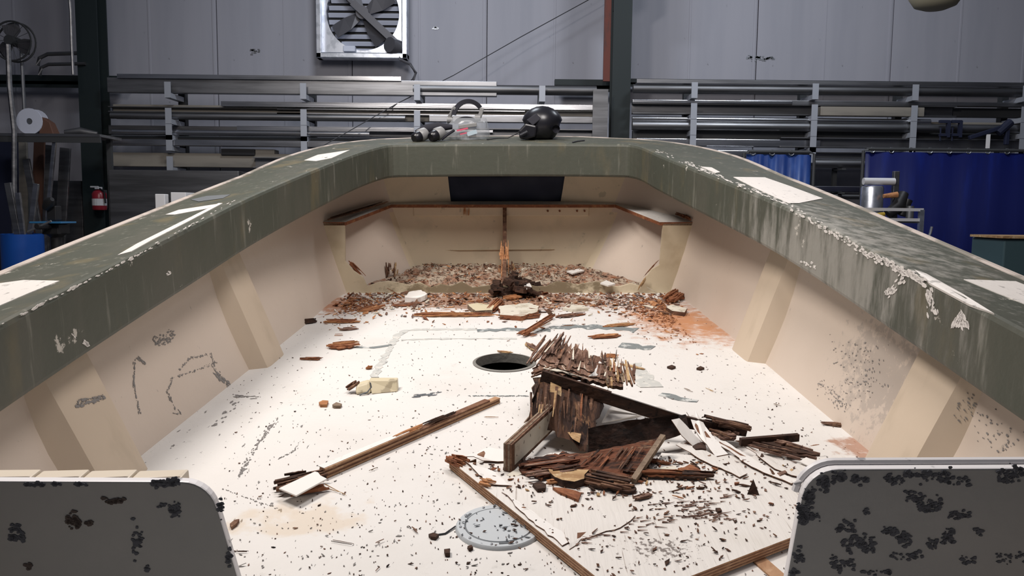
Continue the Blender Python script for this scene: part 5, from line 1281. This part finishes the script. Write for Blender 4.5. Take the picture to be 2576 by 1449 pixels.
# long dark rail running down to the right
def rail_pt(x_, y_, z_): return P(x_, y_, z_)
ra, rb, rc_ = P(1362, 931, .285), P(1722, 1046, .125), P(1878, 1084, .058)
b = MB(); b.bar(ra - o0 - Vector((0, 0, .03)), rb - o0 - Vector((0, 0, .028)), .02, .06); b.bar(rb - o0 - Vector((0, 0, .028)), rc_ - o0 - Vector((0, 0, .012)), .02, .055, taper=.5); link('dark_rail', b, M['rotdark'], RF, scale=S)
b = MB(); b.bar(ra.lerp(rb, .5) - o0 + Vector((0, 0, .002)), rb - o0 + Vector((0, 0, .002)), .022, .004); link('rail_paint', b, M['white'], RF, scale=S)
b = MB(); fibres(b, P(1770, 1060, .09) - o0, P(1882, 1090, .06) - o0, .07, .03, 30, r_, spread=.5, nm=2); link('rail_splinters', b, [M['rotbrown'], M['rotdark']], RF, scale=S)
# dark rear plate, floor flap and lower sheet
rp('dark_plate', [(1480, 1078, .15), (1600, 1055, .165), (1725, 1042, .14), (1735, 1085, .08), (1660, 1112, .055), (1560, 1140, .05), (1478, 1140, .05)], (0, .02, -.01), ['rotblack', 'rotblack'], seed=7)
rp('fallen_flap', [(1490, 1135, .10), (1580, 1118, .115), (1668, 1098, .125), (1630, 1160, .08), (1596, 1208, .052), (1540, 1202, .05), (1440, 1188, .05), (1400, 1155, .06)], (0, .012, -.012), ['flapwood', 'plyend'], seed=10, side=[1])
b = MB()
for k in range(18):
    t = r_.random(); s = r_.random() * .7; pA = P(1490, 1135, .105).lerp(P(1650, 1108, .125), t); pB = P(1440, 1180, .055).lerp(P(1592, 1202, .057), t)
    b.bar(pA.lerp(pB, s) - o0 + Vector((0, -.006, .008)), pA.lerp(pB, min(1, s + r_.uniform(.2, .5))) - o0 + Vector((0, -.006, .008)), r_.uniform(.005, .014), .003, mi=r_.randrange(3), taper=.3)
o = link('torn_fibres', b, [M['rotbrown'], M['rust'], M['rotdark']], RF, scale=S); o['kind'] = 'stuff'
b = MB(); torn(b, P(1300, 1186, ZSH + .004) - o0, P(1470, 1158, ZSH + .02) - o0, .18, .03, r_, 1, 3); fibres(b, P(1320, 1180, ZSH + .02) - o0, P(1470, 1162, ZSH + .03) - o0, .15, .012, 20, r_, spread=.6, nm=2); link('floor_slab', b, [M['flapwood'], M['rotmauve']], RF, scale=S)
b = MB(); b.bar(P(1668, 1098, .125) - o0, P(1593, 1210, .055) - o0, .022, .020); link('flap_edge', b, M['plyend'], RF, scale=S)
# ---- loose veneer and pieces round the wreck
def wpiece(name, label, pix, m, th=.006, cat_='wood chip', jg=.004, seed=1, mats=None):
    r = random.Random(seed); pts = []
    for x_, y_, z_ in pix: pts.append(P(x_, y_, z_))
    pts = jag(pts, jg, .04, r); b = MB(); b.prism(pts, (0, 0, -th), 0, [1] if mats else None); return bsolo(name, b, mats or m, label, cat_)
wpiece('paint_curl', 'torn white veneer curl behind the wreck, under the dark rail', [(1514, 1062, .07), (1530, 1030, .12), (1556, 1008, .15), (1578, 1014, .14), (1602, 1042, .10), (1650, 1030, .08), (1600, 1050, .07), (1545, 1058, .06)], M['white'], .004, 'veneer')
wpiece('veneer_strip', 'left one of two white veneer strips right of the wreck', [(1689, 1056, .14), (1709, 1052, .14), (1767, 1114, .05), (1744, 1123, .046), (1715, 1095, .09)], M['white'], .004, 'veneer', mats=[M['white'], M['plyd']])
wpiece('veneer_strip', 'right one of two white veneer strips right of the wreck', [(1727, 1036, .13), (1749, 1030, .13), (1786, 1089, .075), (1832, 1142, .046), (1800, 1148, .046), (1755, 1092, .08)], M['offwhite'], .004, 'veneer', mats=[M['white'], M['plyd']])
chip('dark_chip', 'small forked dark chip at the foot of the white strips', [(1742, 1122), (1768, 1112), (1775, 1118), (1777, 1130), (1765, 1128), (1750, 1130)], M['rotdark'], ZSH, .012)
splinter('mauve brown fibrous scrap right of the white strips', 1790, 1090, 1850, 1112, .10, .03, 26, ['rotmauve', 'rotbrown'], ZSH, 3)
b = MB(); b.bar(P(1862, 1112, ZSH + .03), P(2008, 1100, ZSH + .03), .02, .032); bsolo('dark_stick', b, M['rotdark'], 'straight black stick lying near the right partition', 'wood chip')
splinter('large brown fibrous scrap under the straight black stick', 1895, 1118, 2050, 1160, .14, .03, 60, ['rotbrown', 'rotmauve', 'rotdark'], ZSH, 4)
splinter('thin orange splinter beside the large fibrous scrap', 2030, 1128, 2062, 1123, .015, .008, 3, ['orange'], ZSH, 5)
wpiece('veneer_strip', 'white veneer scrap peeling beside the right partition', [(2010, 1160, .055), (2028, 1150, .06), (2075, 1168, .05), (2065, 1178, .045), (2035, 1172, .05)], M['white'], .004, 'veneer')
chip('brown_chip', 'reddish chip with two prongs right of the fallen flap', [(1705, 1178), (1735, 1168), (1765, 1185), (1790, 1192), (1750, 1196), (1722, 1190)], M['rust'], ZSH, .014, .01)
splinter('long curved dark splinter below the fallen flap', 1560, 1198, 1795, 1205, .05, .03, 26, ['rust', 'rotdark'], ZSH, 6, spread=.5)
splinter('thin red splinter just right of the flap edge', 1610, 1160, 1692, 1170, .03, .012, 6, ['rust'], ZSH, 7)
wpiece('veneer_strip', 'curved white veneer between the red splinters', [(1640, 1180, .045), (1700, 1172, .05), (1712, 1195, .045), (1650, 1196, .042)], M['offwhite'], .003, 'veneer')
chip('tan_block', 'tan torn wood block in front of the short painted board', [(1378, 1176), (1430, 1178), (1482, 1182), (1470, 1204), (1445, 1212), (1395, 1200)], M['tan'], ZSH, .03, .01, mats=[M['tan'], M['rotdark']])
wpiece('veneer_strip', 'dirty pale veneer curling under the short painted board', [(1275, 1194, .045), (1320, 1170, .06), (1385, 1172, .055), (1330, 1184, .05), (1290, 1202, .04)], M['offwhite'], .004, 'veneer')
splinter('dark rotten slab below the tan block', 1470, 1208, 1598, 1240, .10, .03, 34, ['rotdark', 'rotbrown'], ZSH, 8)
splinter('orange and red splinter in front of the tan block', 1375, 1218, 1490, 1206, .05, .02, 18, ['rust', 'orange'], ZSH, 9)
chip('red_chip', 'red brown triangular chip on the sheet below the splinters', [(1390, 1226), (1420, 1228), (1462, 1240), (1455, 1258), (1425, 1245)], M['rust'], ZSH, .01, .006)
chip('black_chip', 'black square chip on the sheet left of the splinters', [(1340, 1216), (1358, 1211), (1374, 1218), (1372, 1228), (1352, 1230)], M['rotdark'], ZSH, .015)
b = MB(); pt = P(1894, 1244, ZSH)
b.add([pt + Vector(q) for q in ((-.022, 0, 0), (.022, -.008, 0), (.014, .02, 0), (-.002, .002, .062), (.012, .004, .03))], [(0, 1, 2), (0, 1, 4, 3), (1, 2, 4), (2, 0, 3, 4)]); bsolo('upright_splinter', b, M['rotdark'], 'pointed dark splinter standing upright on the white sheet', 'wood chip')
splinter('thin reddish stick across the crack near the deck plate', 1468, 1362, 1510, 1328, .014, .012, 4, ['rust', 'rotmauve'], ZSH, 10)
splinter('brown sliver on the sheet below the dark slab', 1595, 1260, 1640, 1247, .03, .014, 8, ['rotbrown', 'rotmauve'], ZSH, 11)
splinter('orange sliver in the middle of the white sheet', 1690, 1254, 1722, 1262, .02, .01, 5, ['orange'], ZSH, 12)
chip('brown_chip', 'small brown chip on the sheet near the right partition', [(1955, 1190), (1975, 1183), (1980, 1188), (1962, 1197)], M['rotmauve'], ZSH, .012)
chip('dark_chip', 'small dark oval chip in the middle of the sheet', [(1800, 1278), (1812, 1278), (1816, 1284), (1806, 1287)], M['rotdark'], ZSH, .01)

# ---- pieces on the sole toward the bow
def T(*a, **k): return chip(*a, **k)
b = MB(); BO = P(905, 985, 0)
blk = BT('cream_offcut', BO, 'cream painted block offcut with broken dark end', 'block')
b.prism([P(928, 957, .062) - BO, P(998, 957, .055) - BO, P(1000, 986, .0) + Vector((0, 0, .001)) - BO, P(935, 992, 0) + Vector((0, 0, .001)) - BO], (0, .05, .0)); link('painted_face', b, M['cream'], blk, scale=S, bevel=.003)
b = MB(); b.prism([P(895, 968, .05) - BO, P(930, 958, .06) - BO, P(934, 992, .0) - BO + Vector((0, 0, .001)), P(892, 996, 0) - BO + Vector((0, 0, .001))], (0, .05, 0)); link('curved_end', b, M['cream'], blk, scale=S, bevel=.012)
b = MB(); fibres(b, P(878, 990, 0) - BO + Vector((0, 0, .012)), P(905, 970, .03) - BO + Vector((0, 0, .01)), .05, .03, 18, r_, spread=.5); link('broken_end', b, M['rotbrown'], blk, scale=S)
b = MB(); pts = [P(932, 962, .062) - BO + Vector((0, -.01, .002)), P(935, 972, .04) - BO + Vector((0, -.012, 0)), P(925, 985, .015) - BO + Vector((0, -.012, 0)), P(905, 994, .0) - BO + Vector((0, -.01, .004))]; b.tube(pts, .004, 6); link('groove', b, M['seam'], blk, scale=S)
splinter('long rust brown splinter right of centre before the bulkhead', 1045, 797, 1238, 796, .05, .03, 30, ['rust', 'orange'], 0, 20, spread=.4)
chip('cream_slab', 'largest cream slab of broken plywood before the bulkhead', [(1255, 770), (1330, 762), (1355, 770), (1352, 784), (1310, 796), (1258, 792)], None, 0, .035, .008, mats=[M['offwhite'], M['rust']])
splinter('dark brown torn wood under the largest cream slab', 1255, 804, 1358, 800, .06, .03, 24, ['rust', 'rotbrown'], 0, 21)
chip('cream_block', 'small cream block left of the largest cream slab', [(1176, 766), (1200, 762), (1243, 768), (1238, 780), (1196, 782)], None, 0, .035, .004, mats=[M['cream'], M['plyend']])
splinter('orange torn lump between the two cream pieces', 1232, 790, 1262, 762, .07, .035, 18, ['orange', 'rust'], 0, 22)
splinter('orange lump at the foot of the dark clump', 1270, 757, 1310, 752, .06, .035, 14, ['orange'], 0, 23)
b = MB(); fibres(b, P(1312, 850, 0) + Vector((0, 0, .01)), P(1392, 806, .04) + Vector((0, 0, .02)), .04, .03, 14, r_, spread=.15); fibres(b, P(1312, 848, 0) + Vector((0, 0, .004)), P(1345, 838, 0) + Vector((0, 0, .006)), .12, .02, 10, r_, spread=.4)
bsolo('broken_lath', b, M['rust'], 'red brown lath with torn foot in the middle of the sole', 'wood chip')
chip('white_chip', 'white flake leaning beside the red brown lath', [(1345, 815), (1362, 795), (1380, 798), (1384, 808), (1360, 818)], M['white'], 0, .02)
splinter('shaggy orange chip left of the hatch outline', 822, 878, 902, 872, .10, .03, 30, ['orange', 'rust'], 0, 24)
splinter('dark red splinter left of the hatch outline', 755, 905, 815, 906, .03, .015, 8, ['rust', 'rotbrown'], 0, 25)
splinter('flat orange splinter nearest the left corner', 818, 812, 905, 812, .05, .02, 14, ['orange', 'rust'], 0, 26)
splinter('blackish chip against the left wall', 740, 816, 796, 812, .07, .03, 14, ['rotdark'], 0, 27)
splinter('grey brown sliver below the flat orange splinter', 850, 832, 900, 829, .04, .015, 8, ['rotmauve'], 0, 28)
splinter('pale orange sliver above the shaggy chip', 840, 845, 868, 845, .02, .01, 4, ['orange'], 0, 29)
chip('white_chip', 'crumpled white flake left of the dark clump', [(1018, 748), (1030, 735), (1060, 737), (1075, 745), (1050, 750)], M['white'], 0, .04, .008, tilt=.3)
splinter('dark splinter behind the crumpled white flake', 1050, 750, 1080, 742, .05, .02, 8, ['rotdark'], 0, 30)
splinter('reddish torn scrap left of the crumpled flake', 905, 785, 970, 770, .12, .012, 26, ['rust', 'orange'], 0, 31)
splinter('reddish torn scrap below the crumpled flake', 985, 772, 1060, 764, .10, .012, 24, ['rust', 'rotmauve'], 0, 32)
chip('cream_block', 'cream topped block in the rust stain by right wall', [(1676, 772), (1690, 766), (1728, 776), (1722, 786), (1690, 782)], None, 0, .03, .002, mats=[M['offwhite'], M['rotbrown']])
splinter('red brown heap in the right corner by the bulkhead', 1680, 765, 1715, 742, .14, .05, 40, ['rust'], 0, 33)
splinter('orange chip right of the lath by grey residue', 1482, 852, 1558, 846, .08, .02, 22, ['orange', 'rust'], 0, 34)
splinter('long orange splinter above the grey residue, right', 1520, 824, 1600, 818, .05, .015, 14, ['orange', 'tan'], 0, 35)
splinter('dark scrap left of the right rust stain', 1400, 800, 1475, 792, .07, .015, 20, ['rust', 'rotmauve'], 0, 36)
chip('pale_chip', 'pale flake in the debris right of the cream slab', [(1415, 775), (1430, 765), (1470, 768), (1480, 776), (1440, 779)], M['offwhite'], 0, .02, .004)
splinter('orange chip on the rim of the round hole', 1252, 886, 1292, 890, .04, .012, 8, ['orange', 'tan'], .002, 37)
splinter('pale splinter sticking out behind the round hole', 1322, 868, 1348, 888, .04, .03, 6, ['tan', 'rotmauve'], 0, 38)
splinter('orange scrap behind the splintered lid', 1520, 898, 1555, 900, .05, .015, 8, ['orange'], 0, 39)
splinter('tan sliver right of the splintered lid', 1560, 918, 1620, 932, .04, .012, 8, ['tan'], 0, 40)
chip('orange_chip', 'orange square chip below the cream offcut', [(802, 1012), (812, 1007), (826, 1008), (822, 1018), (806, 1018)], M['orange'], 0, .015, .002)
chip('grey_chip', 'grey brown chip right of the orange square chip', [(836, 1018), (846, 1012), (860, 1016), (856, 1021), (840, 1021)], M['plyend'], 0, .015, .003)
splinter('little orange nub left of the hatch outline', 922, 930, 938, 927, .03, .02, 6, ['orange'], 0, 41)
splinter('tan sliver on the bare sole left of the wreck', 1215, 1052, 1256, 1053, .016, .006, 3, ['tan', 'orange'], 0, 42)
splinter('left of two pale slivers right of the wreck', 1718, 978, 1748, 988, .022, .006, 3, ['plyend'], 0, 43)
splinter('right of two pale slivers right of the wreck', 1772, 978, 1800, 990, .015, .005, 2, ['tan'], 0, 44)
splinter('brown sliver in front of the nearer right rib', 1944, 1016, 1968, 1024, .02, .006, 3, ['plyend'], 0, 45)
splinter('dark bark strip along the right wall', 2066, 1068, 2150, 1074, .05, .014, 26, ['rotbrown', 'rotmauve'], 0, 46)
splinter('dark bark strip running down beside the right rib', 2148, 1074, 2185, 1112, .05, .014, 20, ['rotbrown', 'rust'], 0, 47)
splinter('orange scrap at the foot of the nearer right rib', 2188, 1152, 2216, 1160, .08, .014, 14, ['orange', 'rust'], 0, 48)
chip('dark_chip', 'dark pointed chip beside the left partition edge', [(578, 1318), (590, 1308), (602, 1306), (596, 1316), (582, 1326)], M['rotbrown'], 0, .012, .002)
splinter('thin dark twig beside the left partition edge', 592, 1390, 640, 1391, .008, .006, 2, ['rotdark'], 0, 49)
splinter('long thin twig in the foreground left of centre', 815, 1360, 890, 1374, .008, .006, 3, ['rotdark', 'rotbrown'], 0, 50)
splinter('short brown sliver right of the long twig', 935, 1376, 965, 1363, .02, .008, 3, ['rotmauve'], 0, 51)
splinter('brown sliver above the black blob', 1040, 1330, 1056, 1345, .018, .008, 3, ['rotbrown'], 0, 52)
chip('black_blob', 'black blob with a thread left of the deck plate', [(1078, 1344), (1090, 1340), (1104, 1344), (1096, 1352), (1084, 1350)], M['rotdark'], 0, .012, .002)
b = MB(); b.tube([P(1100, 1345, .004), P(1120, 1342, .004), P(1146, 1324, .006)], .003, 5); bsolo('black_thread', b, M['cable'], 'thin black thread running from blob to deck plate', 'thread')
chip('black_chip', 'square black chip below left of the deck plate', [(1117, 1382), (1132, 1380), (1132, 1392), (1120, 1392)], M['rotdark'], 0, .014, .001)
chip('black_chip', 'round black chip nearest the deck plate rim', [(1176, 1374), (1186, 1371), (1190, 1376), (1180, 1380)], M['rotdark'], 0, .012, .001)
splinter('brown fibre in the left foreground, bottom edge', 948, 1440, 962, 1425, .01, .005, 2, ['rotmauve'], 0, 53)
splinter('brown sliver in the middle of the left sole', 928, 1188, 950, 1180, .014, .006, 3, ['plyend', 'rotbrown'], 0, 54)
chip('dark_chip', 'left of two small dark chips behind the black rail', [(1678, 922), (1690, 918), (1700, 922), (1690, 926)], M['rotdark'], 0, .012, .001)
chip('dark_chip', 'right of two small dark chips behind the black rail', [(1752, 926), (1762, 921), (1772, 925), (1762, 928)], M['rotdark'], 0, .012, .001)
# dark clump at the foot of the divider
b = MB(); r_ = random.Random(17)
for k in range(90):
    c = P(r_.gauss(1298, 26), r_.uniform(728, 750), 0) + Vector((0, r_.uniform(-.05, .12), 0)); hgt_ = max(.01, .14 * (1 - abs(c.x) / .35)) * r_.random()
    b.box(c + Vector((0, 0, hgt_)), (r_.uniform(.03, .09), r_.uniform(.03, .08), r_.uniform(.015, .05)), R=Matrix.Rotation(r_.uniform(0, 3), 3, 'Z') @ Matrix.Rotation(r_.uniform(-.6, .6), 3, 'X'))
b.v = [v_ + Vector((0, 0, max(0, .0 - v_.z))) for v_ in b.v]
bsolo('rotten_clump', b, M['rotdark'], 'dark crumbling clump at the foot of the divider', 'wood clump')

# ---- uncountable debris
def flakes(name, label, n, spawn, size, ms, weights, thick, seed, z=0.0, cat_='debris'):
    r = random.Random(seed); b = MB()
    for k in range(n):
        p = spawn(r)
        if p is None: continue
        s_ = size * r.uniform(.35, 1.4) * (1.6 if r.random() < .06 else 1); e = r.uniform(1.0, 3.2); a = r.uniform(0, math.pi); t_ = thick * r.uniform(.5, 1.3)
        Rm = Matrix.Rotation(a, 3, 'Z') @ Matrix.Rotation(r.gauss(0, .25), 3, 'X') @ Matrix.Rotation(r.gauss(0, .25), 3, 'Y')
        tops = [Vector((s_ * e * r.uniform(.6, 1) * sx, s_ * r.uniform(.5, 1) * sy, 0)) for sx, sy in ((-1, -.4), (.2, -1), (1, .2), (-.3, 1))]
        up = Rm @ Vector((0, 0, t_)); mi = r.choices(range(len(ms)), weights)[0]
        lowz = min((Rm @ q).z for q in tops); base_ = p + Vector((0, 0, -lowz + .0005))
        bt = [base_ + Rm @ q for q in tops]; b.add(bt + [q * 1 + up for q in bt], [(0, 3, 2, 1), (4, 5, 6, 7), (0, 1, 5, 4), (1, 2, 6, 5), (2, 3, 7, 6), (3, 0, 4, 7)], mi)
    o = bsolo(name, b, [M[m] for m in ms], label, cat_, flip=False); o['kind'] = 'stuff'; return o
EX = lambda q: (q - HC).length < HR + .03
def inside(x_, y_):
    def at(c):
        for (x0, y0), (x1, y1) in zip(c, c[1:]):
            if y0 <= y_ <= y1: return x0 + (x1 - x0) * (y_ - y0) / (y1 - y0)
        return 0
    return at(FL_L) + .03 < x_ < at(FL_R) - .03
def on_sheet(p):
    d = p - Cn; a = d.dot(u); c = d.dot(v)
    return 0.02 < a and .02 < c and a < lenu - .02 and c < 1.30 and a < .36 + (lenu - .36) * (1 - c / 1.30) ** .8 - .02
def sp_sole(r):
    p = P(r.uniform(560, 2200), 720 + 740 * r.random() ** .75, 0)
    if not inside(p.x, p.y) or EX(p) or p.y > 6.5: return None
    if p.y < PYP + .1: return None
    if on_sheet(p) or (p - DC).length < DR * .0: return None
    return p
flakes('dark_specks', 'small dark specks of rotten wood scattered over the sole', 1700, sp_sole, .0026, ['rotdark', 'rotmauve', 'scuff'], [3, 3, 5], .003, 41)
def sp_plate(r):
    a = r.uniform(0, 6.28); q = DR * .95 * math.sqrt(r.random()); p = DC + Vector((math.cos(a) * q, math.sin(a) * q, .0145)); return None if on_sheet(p) else p
flakes('dark_specks', 'dark specks lying on the round deck plate', 60, sp_plate, .0045, ['seam', 'rotdark'], [3, 1], .002, 42)
def sp_sheet(r):
    p = Cn + u * (r.random() * lenu) + v * (r.random() * 1.4); 
    return Vector((p.x, p.y, ZSH + .001)) if on_sheet(p) else None
flakes('dark_specks', 'dark specks scattered over the white plywood sheet', 800, sp_sheet, .0042, ['rotdark', 'rotbrown', 'rotmauve'], [4, 2, 2], .003, 43)
def sp_mid(r):
    p = Vector((r.gauss(.45, .3), r.gauss(2.95, .12), 0)); return Vector((p.x, p.y, ZSH + .001)) if on_sheet(p) else None
flakes('wood_crumbs', 'brown wood crumbs on the sheet round the wreck', 420, sp_mid, .007, ['rotdark', 'rotbrown', 'rust', 'tan'], [4, 3, 2, 1], .005, 44)
def sp_bow(r):
    y_ = 6.52 - abs(r.gauss(0, .38)); p = Vector((r.uniform(-1.4, 1.35), y_, 0)); return p if inside(p.x, p.y) and y_ < 6.53 else None
flakes('wood_crumbs', 'reddish wood crumbs spread before the bulkhead', 1300, sp_bow, .0085, ['rust', 'orange', 'rotmauve', 'rotbrown', 'offwhite', 'scuff'], [5, 3, 4, 2, 3, 2], .006, 45)
flakes('torn_scraps', 'flat torn brown scraps strewn before the bulkhead', 170, sp_bow, .022, ['rust', 'orange', 'rotmauve', 'rotbrown', 'offwhite'], [4, 3, 4, 3, 2], .005, 48)
def sp_corner(r):
    side = r.random() < .6
    p = (Vector((1.2 - abs(r.gauss(0, .16)), 6.3 - abs(r.gauss(0, .5)), 0)) if side else Vector((-1.33 + abs(r.gauss(0, .16)), 6.35 - abs(r.gauss(0, .35)), 0)))
    return p if inside(p.x, p.y) else None
flakes('wood_dust', 'rust coloured wood dust in the bow corners of the sole', 1300, sp_corner, .007, ['rust', 'orange'], [2, 3], .002, 46)
# mound in the forepeak
b = MB(); nx, ny = 60, 18; r_ = random.Random(23); vs = []; fs = []
for i in range(nx + 1):
    for j in range(ny + 1):
        y_ = 6.585 + .80 * j / ny
        f = max(0, (y_ - 6.5) / .86); xl_ = -1.40 + .52 * f; xr_ = 1.345 - .70 * f
        x_ = xl_ + (xr_ - xl_) * i / nx
        vs.append((x_, y_, .02 + .07 * (j / ny) + r_.uniform(-.018, .022)))
for i in range(nx):
    for j in range(ny): a = i * (ny + 1) + j; fs.append((a, a + ny + 1, a + ny + 2, a + 1))
b.add(vs, fs)
M['mound'] = mat('rotten_mulch', (0.30, 0.165, 0.105), .9, bump=(50, .8), spots=[dict(scale=(9, 16, 9), lo=.42, hi=.58, col=(0.42, 0.35, 0.27), detail=8, nr=.7), dict(scale=(16, 26, 16), lo=.53, hi=.63, col=(0.09, 0.045, 0.03), detail=8, nr=.7, seed=4)])
o = bsolo('rotten_mulch', b, M['mound'], 'bed of brown rotten mulch inside the forepeak', 'debris', flip=False); o['kind'] = 'stuff'
def sp_peak(r):
    j = r.random(); y_ = 6.60 + .76 * j; f = (y_ - 6.5) / .86; return Vector((r.uniform(-1.36 + .52 * f, 1.30 - .70 * f), y_, .03 + .075 * j))
flakes('wood_crumbs', 'brown and grey crumbs heaped in the forepeak', 1000, sp_peak, .008, ['rust', 'rotmauve', 'rotbrown', 'rotdark', 'offwhite', 'plyend', 'orange'], [5, 5, 3, 2, 3, 6, 1], .005, 47)
for (x0, y0, x1, y1, zz, z1, lb) in ((960, 690, 985, 660, .05, .14, 'tan torn stump standing in the left of the forepeak'), (1285, 668, 1290, 655, .1, .15, 'small brown stump right of the divider')):
    a = PYb(x0, y0, 7.0); c = PYb(x1, y1, 7.02); b = MB(); a.z = zz
    fibres(b, (c.x, 7.0, zz), (c.x, 7.02, max(c.z, zz + .08)), .10 if x0 < 1000 else .03, .04, 22, r_, side=(1, 0, 0), nm=2, spread=.7); bsolo('torn_stump', b, [M['rotbrown'], M['tan']], lb, 'wood chip')
for (pix, lb) in (([(1510, 712), (1525, 705), (1548, 714), (1530, 718)], 'white flake on the mulch, right part of forepeak'), ([(1425, 682), (1455, 676), (1470, 680), (1440, 688)], 'white flake at the back of the forepeak mulch'), ([(1318, 718), (1332, 712), (1338, 722), (1325, 726)], 'small white flake lying on the dark clump')):
    chip('white_chip', lb, pix, M['white'], .08, .012, .002)

# ---- repeats carry a common group
GROUPS = {'aluminium_bar': 'lengths of metal stock on the racks', 'wood_splinter': 'torn wood splinters on the sole and sheet', 'veneer_strip': 'peeled white veneer strips',
          'dark_chip': 'small dark chips', 'black_chip': 'small black chips', 'brown_chip': 'brown chips on the sheet', 'white_chip': 'white paint chips', 'cream_block': 'cream topped blocks',
          'leaning_bar': 'bars leaning under the shelf', 'aluminium_strip': 'strips in the blue barrel', 'welding_screen': 'blue welding curtains', 'cantilever_rack': 'stock racks on the back wall',
          'clamp': 'dark clamps on the right rack', 'bent_pipe': 'bent pipes on the wall', 'keel_block': 'blocks under the hull', 'black_wire': 'dark wires by the helmet', 'torn_stump': 'torn stumps in the forepeak',
          'dark_specks': 'dark specks', 'wood_crumbs': 'wood crumbs'}
for o in SC.objects:
    st = o.name.split('.')[0]
    if o.parent is None and st in GROUPS and 'group' not in o: o['group'] = GROUPS[st]
